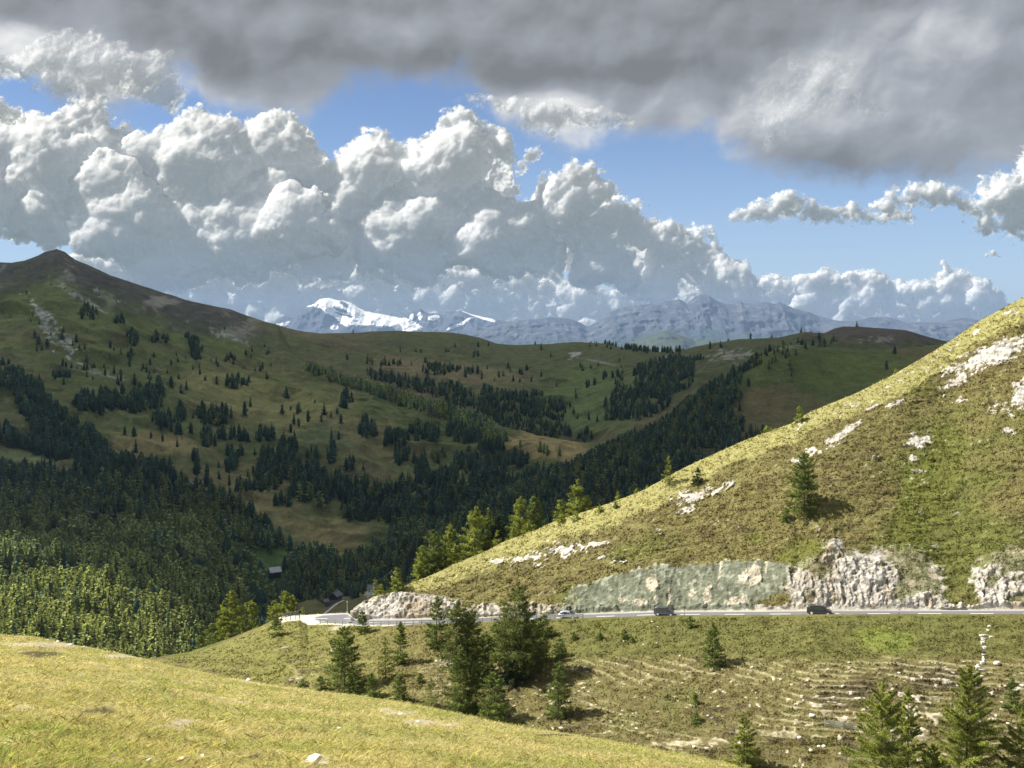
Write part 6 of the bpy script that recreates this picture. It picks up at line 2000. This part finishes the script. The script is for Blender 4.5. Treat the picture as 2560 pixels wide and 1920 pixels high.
# the nearest and largest of them as single trees
silA_at = np.interp(f1x, pxA, silA)
silB_at = np.interp(f1x, pxB, sil)
topy = f1y - h1 / F1[:, 1] * F
vis = (topy < np.minimum(silA_at, silB_at) - 18) & (f1x > -20) & (f1x < 640)
sc_ = np.where(vis, h1 / F1[:, 1], 0)
order = np.argsort(-sc_)[:300]
ind = np.zeros(len(F1), bool); ind[order] = True
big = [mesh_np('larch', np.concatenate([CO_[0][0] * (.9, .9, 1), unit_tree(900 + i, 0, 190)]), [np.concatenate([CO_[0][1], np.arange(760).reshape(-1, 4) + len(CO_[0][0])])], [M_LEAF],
               {'cover': np.concatenate([np.tile(COLK[0] * .7, (len(CO_[0][0]), 1)), np.repeat(COLK[0][None] * np.random.default_rng(i).uniform(.6, 1.6, 190)[:, None] * (.7 + .09 * i) * np.array([[1.75, 1.55, 1.2]]), 4, 0)])}, False, link=False) for i in range(8)]  # larch colour raised and warmed to carry the sunlight on these trees
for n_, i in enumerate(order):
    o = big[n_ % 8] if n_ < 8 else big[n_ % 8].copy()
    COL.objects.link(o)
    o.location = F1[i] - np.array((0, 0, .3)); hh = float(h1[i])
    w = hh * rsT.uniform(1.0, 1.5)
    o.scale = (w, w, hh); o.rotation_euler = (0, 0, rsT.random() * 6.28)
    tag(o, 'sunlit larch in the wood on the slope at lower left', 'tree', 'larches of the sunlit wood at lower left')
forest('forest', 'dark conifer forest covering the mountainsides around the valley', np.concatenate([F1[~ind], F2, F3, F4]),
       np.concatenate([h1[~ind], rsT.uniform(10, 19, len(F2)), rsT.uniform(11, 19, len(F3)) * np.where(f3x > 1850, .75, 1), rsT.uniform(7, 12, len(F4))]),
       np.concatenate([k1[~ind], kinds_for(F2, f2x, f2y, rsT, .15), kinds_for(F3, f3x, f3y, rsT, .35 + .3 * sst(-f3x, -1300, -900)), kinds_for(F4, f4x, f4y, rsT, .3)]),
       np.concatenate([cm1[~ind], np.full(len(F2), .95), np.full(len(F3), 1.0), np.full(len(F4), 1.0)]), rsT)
print('TREES', len(F1), len(F2), len(F3), len(F4), 'strip', lit_strip.sum(), 'minY ind', F1[order][:, 1].min(), F1[order][:, 1].max())

# ------------------------------------------------------------------ grass of the near meadow, tufts on the slopes
def sample_cells(V, nv, nu, n, rs, wfun=None, mx=120, my=1990):
    px, py = project(V)
    X = px.reshape(nv, nu); Y = py.reshape(nv, nu)
    a = np.abs((X[1:, :-1] - X[:-1, :-1]) * (Y[:-1, 1:] - Y[:-1, :-1]) - (Y[1:, :-1] - Y[:-1, :-1]) * (X[:-1, 1:] - X[:-1, :-1]))
    inside = (X[:-1, :-1] > -mx) & (X[:-1, :-1] < 2560 + mx) & (Y[:-1, :-1] < my) & (Y[:-1, :-1] > 0)
    w = a * inside
    if wfun is not None: w = w * wfun
    w = w.ravel() / w.sum()
    c = rs.choice(len(w), n, p=w)
    i, j = c // (nu - 1), c % (nu - 1)
    G = V.reshape(nv, nu, 3)
    u, v = rs.random(n)[:, None], rs.random(n)[:, None]
    return G[i, j] * (1 - u) * (1 - v) + G[i + 1, j] * u * (1 - v) + G[i, j + 1] * (1 - u) * v + G[i + 1, j + 1] * u * v, i * nu + j


rsG = np.random.default_rng(9)
parA_full = np.repeat(parA, nuA).reshape(nvA, nuA)[:-1, :-1]
wf = (parA_full < 7.6) * (1 - 0.93 * bare.reshape(nvA, nuA)[:-1, :-1])
NB = 560000
Pg, cg = sample_cells(VA, nvA, nuA, NB, rsG, wf, 420, 2350)
clump = fbm(Pg, 2.6, 3, 0.6, 401)
patch = fbm(Pg, 0.55, 4, 0.65, 402)
M_GRASS = leaf_mat('grass_blades', 0.4, (1.1, 1.1, 0.7))
dist = Pg[:, 1]
hgt = (.045 + .055 * rsG.random(NB)) * (1 + 1.1 * clump) * (1 + .25 * patch)
hgt = np.where(rsG.random(NB) < .008, .09 + .08 * rsG.random(NB), np.clip(hgt, .02, .13))
lean = rsG.normal(0, 1.1, (NB, 2)) + np.array([.15, -.1])
d = np.concatenate([lean, np.ones((NB, 1))], 1); d /= np.linalg.norm(d, axis=1, keepdims=True)
wid_ = np.maximum(.0045, .42 * dist / 1098) * rsG.uniform(.7, 1.3, NB)
sd = np.cross(d, np.array([[-.35, -.35, .8]]) + rsG.normal(0, .45, (NB, 3))); sd /= np.linalg.norm(sd, axis=1, keepdims=True) + 1e-6
b0 = Pg - np.array([[0, 0, .01]])
mid_ = b0 + d * hgt[:, None] * .55
tip = b0 + d * hgt[:, None] + np.concatenate([lean * .25, np.full((NB, 1), -.1)], 1) * hgt[:, None]
Vb = np.stack([b0 - sd * wid_[:, None] * .4, b0 + sd * wid_[:, None] * .4, mid_ + sd * wid_[:, None] * .5, tip, mid_ - sd * wid_[:, None] * .5], 1).reshape(-1, 3)
f5 = np.arange(NB * 5).reshape(-1, 5)
cc = np.tile(np.array([[0.60, 0.54, 0.24]]), (NB, 1))
cc = colmix(cc, (0.38, 0.45, 0.15), sst(patch + .35 * clump + rsG.normal(0, .25, NB), 0.0, .5))
cc = colmix(cc, (0.80, 0.69, 0.42), sst(-patch + .4 * clump + rsG.normal(0, .3, NB), .15, .6) * .8)
cc = colmix(cc, (0.34, 0.22, 0.11), (rsG.random(NB) < .12) * .8)
cc = colmix(cc, (0.20, 0.17, 0.08), sst(clump + .6 * fbm(Pg, 1.1, 3, .6, 404), .3, .7) * .6)
cc = cc * np.array([[.91, .915, .80]]) * rsG.uniform(.45, 1.25, NB)[:, None] * (1 + .25 * clump[:, None])
grass = mesh_np('grass', Vb, [f5], [M_GRASS], {'cover': np.repeat(cc, 5, 0)}, False)
tag(grass, 'dry yellow green grass of the foreground meadow', 'grass', kind='stuff')

# low heather and grass tufts on the hillside and the bank
NT_ = 330000
cellpar = PB.reshape(nvB, nuB)[:-1, :-1]
no = np.maximum.reduce([rockm, cutrock, netm * 0.97, pale2 * 1.0, line * treadz * 0.85, pale]).reshape(nvB, nuB)[:-1, :-1]
ok_ = ((cellpar < 2.95) | (cellpar > 5.08)) & (cellpar < 9.6)
wf = ok_ * np.clip(1 - no * 1.2, 0.0, 1) 
wf = wf * np.where(VB.reshape(nvB, nuB, 3)[:-1, :-1, 1] < 420, 1, 0)
Pt, ct = sample_cells(VB, nvB, nuB, NT_, rsG, wf)
base_c = np.clip(cB[ct], 0.01, 0.6)
tn = fbm(Pt, 0.9, 3, 0.6, 411, stretch=(.6, 1, 1.5))
kp = rsG.random(NT_) < np.clip(.55 + tn * .9, .1, 1)
Pt, base_c, tn = Pt[kp], base_c[kp], tn[kp]
n = len(Pt)
sz = (Pt[:, 1] / 1098) * rsG.uniform(1.1, 2.3, n) * (1 + .5 * tn)
d = rsG.normal(0, .7, (n, 3)) + np.array([0, 0, .5]); d /= np.linalg.norm(d, axis=1, keepdims=True)
Vt_ = kites(Pt + d * sz[:, None] * .25, d, sz, sz * .8, rsG, np.tile(np.array([[-.1, -.5, 1.0]]), (n, 1)), .5)
ct_ = base_c * rsG.uniform(.8, 1.45, n)[:, None]
heather = mesh_np('heather', Vt_, [np.arange(n * 4).reshape(-1, 4)], [M_LEAF], {'cover': np.repeat(ct_, 4, 0)}, False)
tag(heather, 'low heather and grass tufts covering the slopes around the road', 'heather', kind='stuff')

# ================= cloud whose shadow lies over the valley (above and left of the view)
def cloud_deck(name, foot, zg, H, thick, seed, inner_holes=()):
    """foot: outline on the ground (x, y, z); the cloud hangs where the sun ray to each point meets height H"""
    foot = np.array(foot, float)
    t = (H - foot[:, 2]) / SUN.z
    out = np.stack([foot[:, 0] + SUN.x * t, foot[:, 1] + SUN.y * t], 1)
    # dense outline
    pts = []
    n = len(out)
    for i in range(n):
        a, b = out[i], out[(i + 1) % n]
        m = max(2, int(np.linalg.norm(b - a) / 25))
        for s in range(m):
            pts.append(a + (b - a) * s / m)
    pts = np.array(pts)
    q = np.concatenate([pts, pts[:, :1] * 0], 1)
    nn = np.stack([fbm(q, 1 / 160, 4, 0.55, seed), fbm(q, 1 / 160, 4, 0.55, seed + 1)], 1) * 45
    pts = pts + nn
    c = pts.mean(0)
    rings, N = [], len(pts)
    prof = [(1.0, 0.0), (1.004, 0.12), (0.995, 0.35), (0.96, 0.6), (0.9, 0.8), (0.75, 1.0), (0.5, 1.15), (0.25, 1.2), (0.05, 1.2)]
    V = []
    for r, h in prof:
        p = c + (pts - c) * r
        z = H + thick * h * (1 + 0.3 * fbm(np.concatenate([p, p[:, :1] * 0], 1), 1 / 200, 3, 0.5, seed + 2))
        V.append(np.column_stack([p, z]))
    for r in (0.75, 0.4, 0.05):
        p = c + (pts - c) * r
        z = H + 8 * fbm(np.concatenate([p, p[:, :1] * 0], 1), 1 / 200, 3, 0.5, seed + 3)
        V.insert(0, np.column_stack([p, z]))
    V = np.concatenate(V)
    nr = len(prof) + 3
    i = np.arange(nr * N).reshape(nr, N); j = np.roll(i, -1, 1)
    f = np.stack([i[:-1].ravel(), j[:-1].ravel(), j[1:].ravel(), i[1:].ravel()], 1)
    caps = []
    return V, [f] + [i[0][::-1].reshape(1, -1), i[-1].reshape(1, -1)]


mC, tC, bC_, oC = new_mat('cloud_vapour')
bC_.inputs['Base Color'].default_value = (0.9, 0.9, 0.9, 1)
trn = tC.n.new('ShaderNodeBsdfTranslucent'); trn.inputs[0].default_value = (0.95, 0.96, 0.98, 1)
mxs = tC.n.new('ShaderNodeMixShader'); mxs.inputs[0].default_value = 0.9
tC.l.new(bC_.outputs[0], mxs.inputs[1]); tC.l.new(trn.outputs[0], mxs.inputs[2]); tC.l.new(mxs.outputs[0], oC.inputs[0])
FOOT = [(-3400, 1500, -100), (-900, 1220, -200), (-560, 1040, -220), (-430, 1000, -220), (-300, 930, -230), (-190, 760, -230), (-80, 600, -150), (80, 600, -120), (450, 850, -60), (950, 1150, -50), (2600, 1500, 0), (2600, 4200, 0), (-3400, 4200, 0)]
Vc, fc = cloud_deck('cloud', FOOT, 0, 1900, 110, 200)
cl = mesh_np('cloud', Vc, fc, [mC], None, True)
tag(cl, 'cloud over the valley whose shadow darkens the forest', 'cloud', kind='structure')

# ================= haze
mH = bpy.data.materials.new('haze_air'); mH.use_nodes = True
mH.node_tree.nodes.clear()
oh = mH.node_tree.nodes.new('ShaderNodeOutputMaterial')
pv = mH.node_tree.nodes.new('ShaderNodeVolumePrincipled')
pv.inputs['Color'].default_value = (0.44, 0.65, 1.0, 1)
pv.inputs['Density'].default_value = 2.0e-5
pv.inputs['Anisotropy'].default_value = 0.0
mH.node_tree.links.new(pv.outputs[0], oh.inputs['Volume'])
hx, hy0, hy1, hz0, hz1 = 42000, -2500, 41500, -421.0, 1300.0
VH = [(sx * hx, y, z) for z in (hz0, hz1) for y in (hy0, hy1) for sx in (-1, 1)]
fH = [(0, 2, 3, 1), (4, 5, 7, 6), (0, 1, 5, 4), (2, 6, 7, 3), (0, 4, 6, 2), (1, 3, 7, 5)]
hz = mesh_np('haze', VH, [np.array(fH)], [mH])
tag(hz, 'faint blue haze filling the air of the valley', 'haze', kind='stuff')
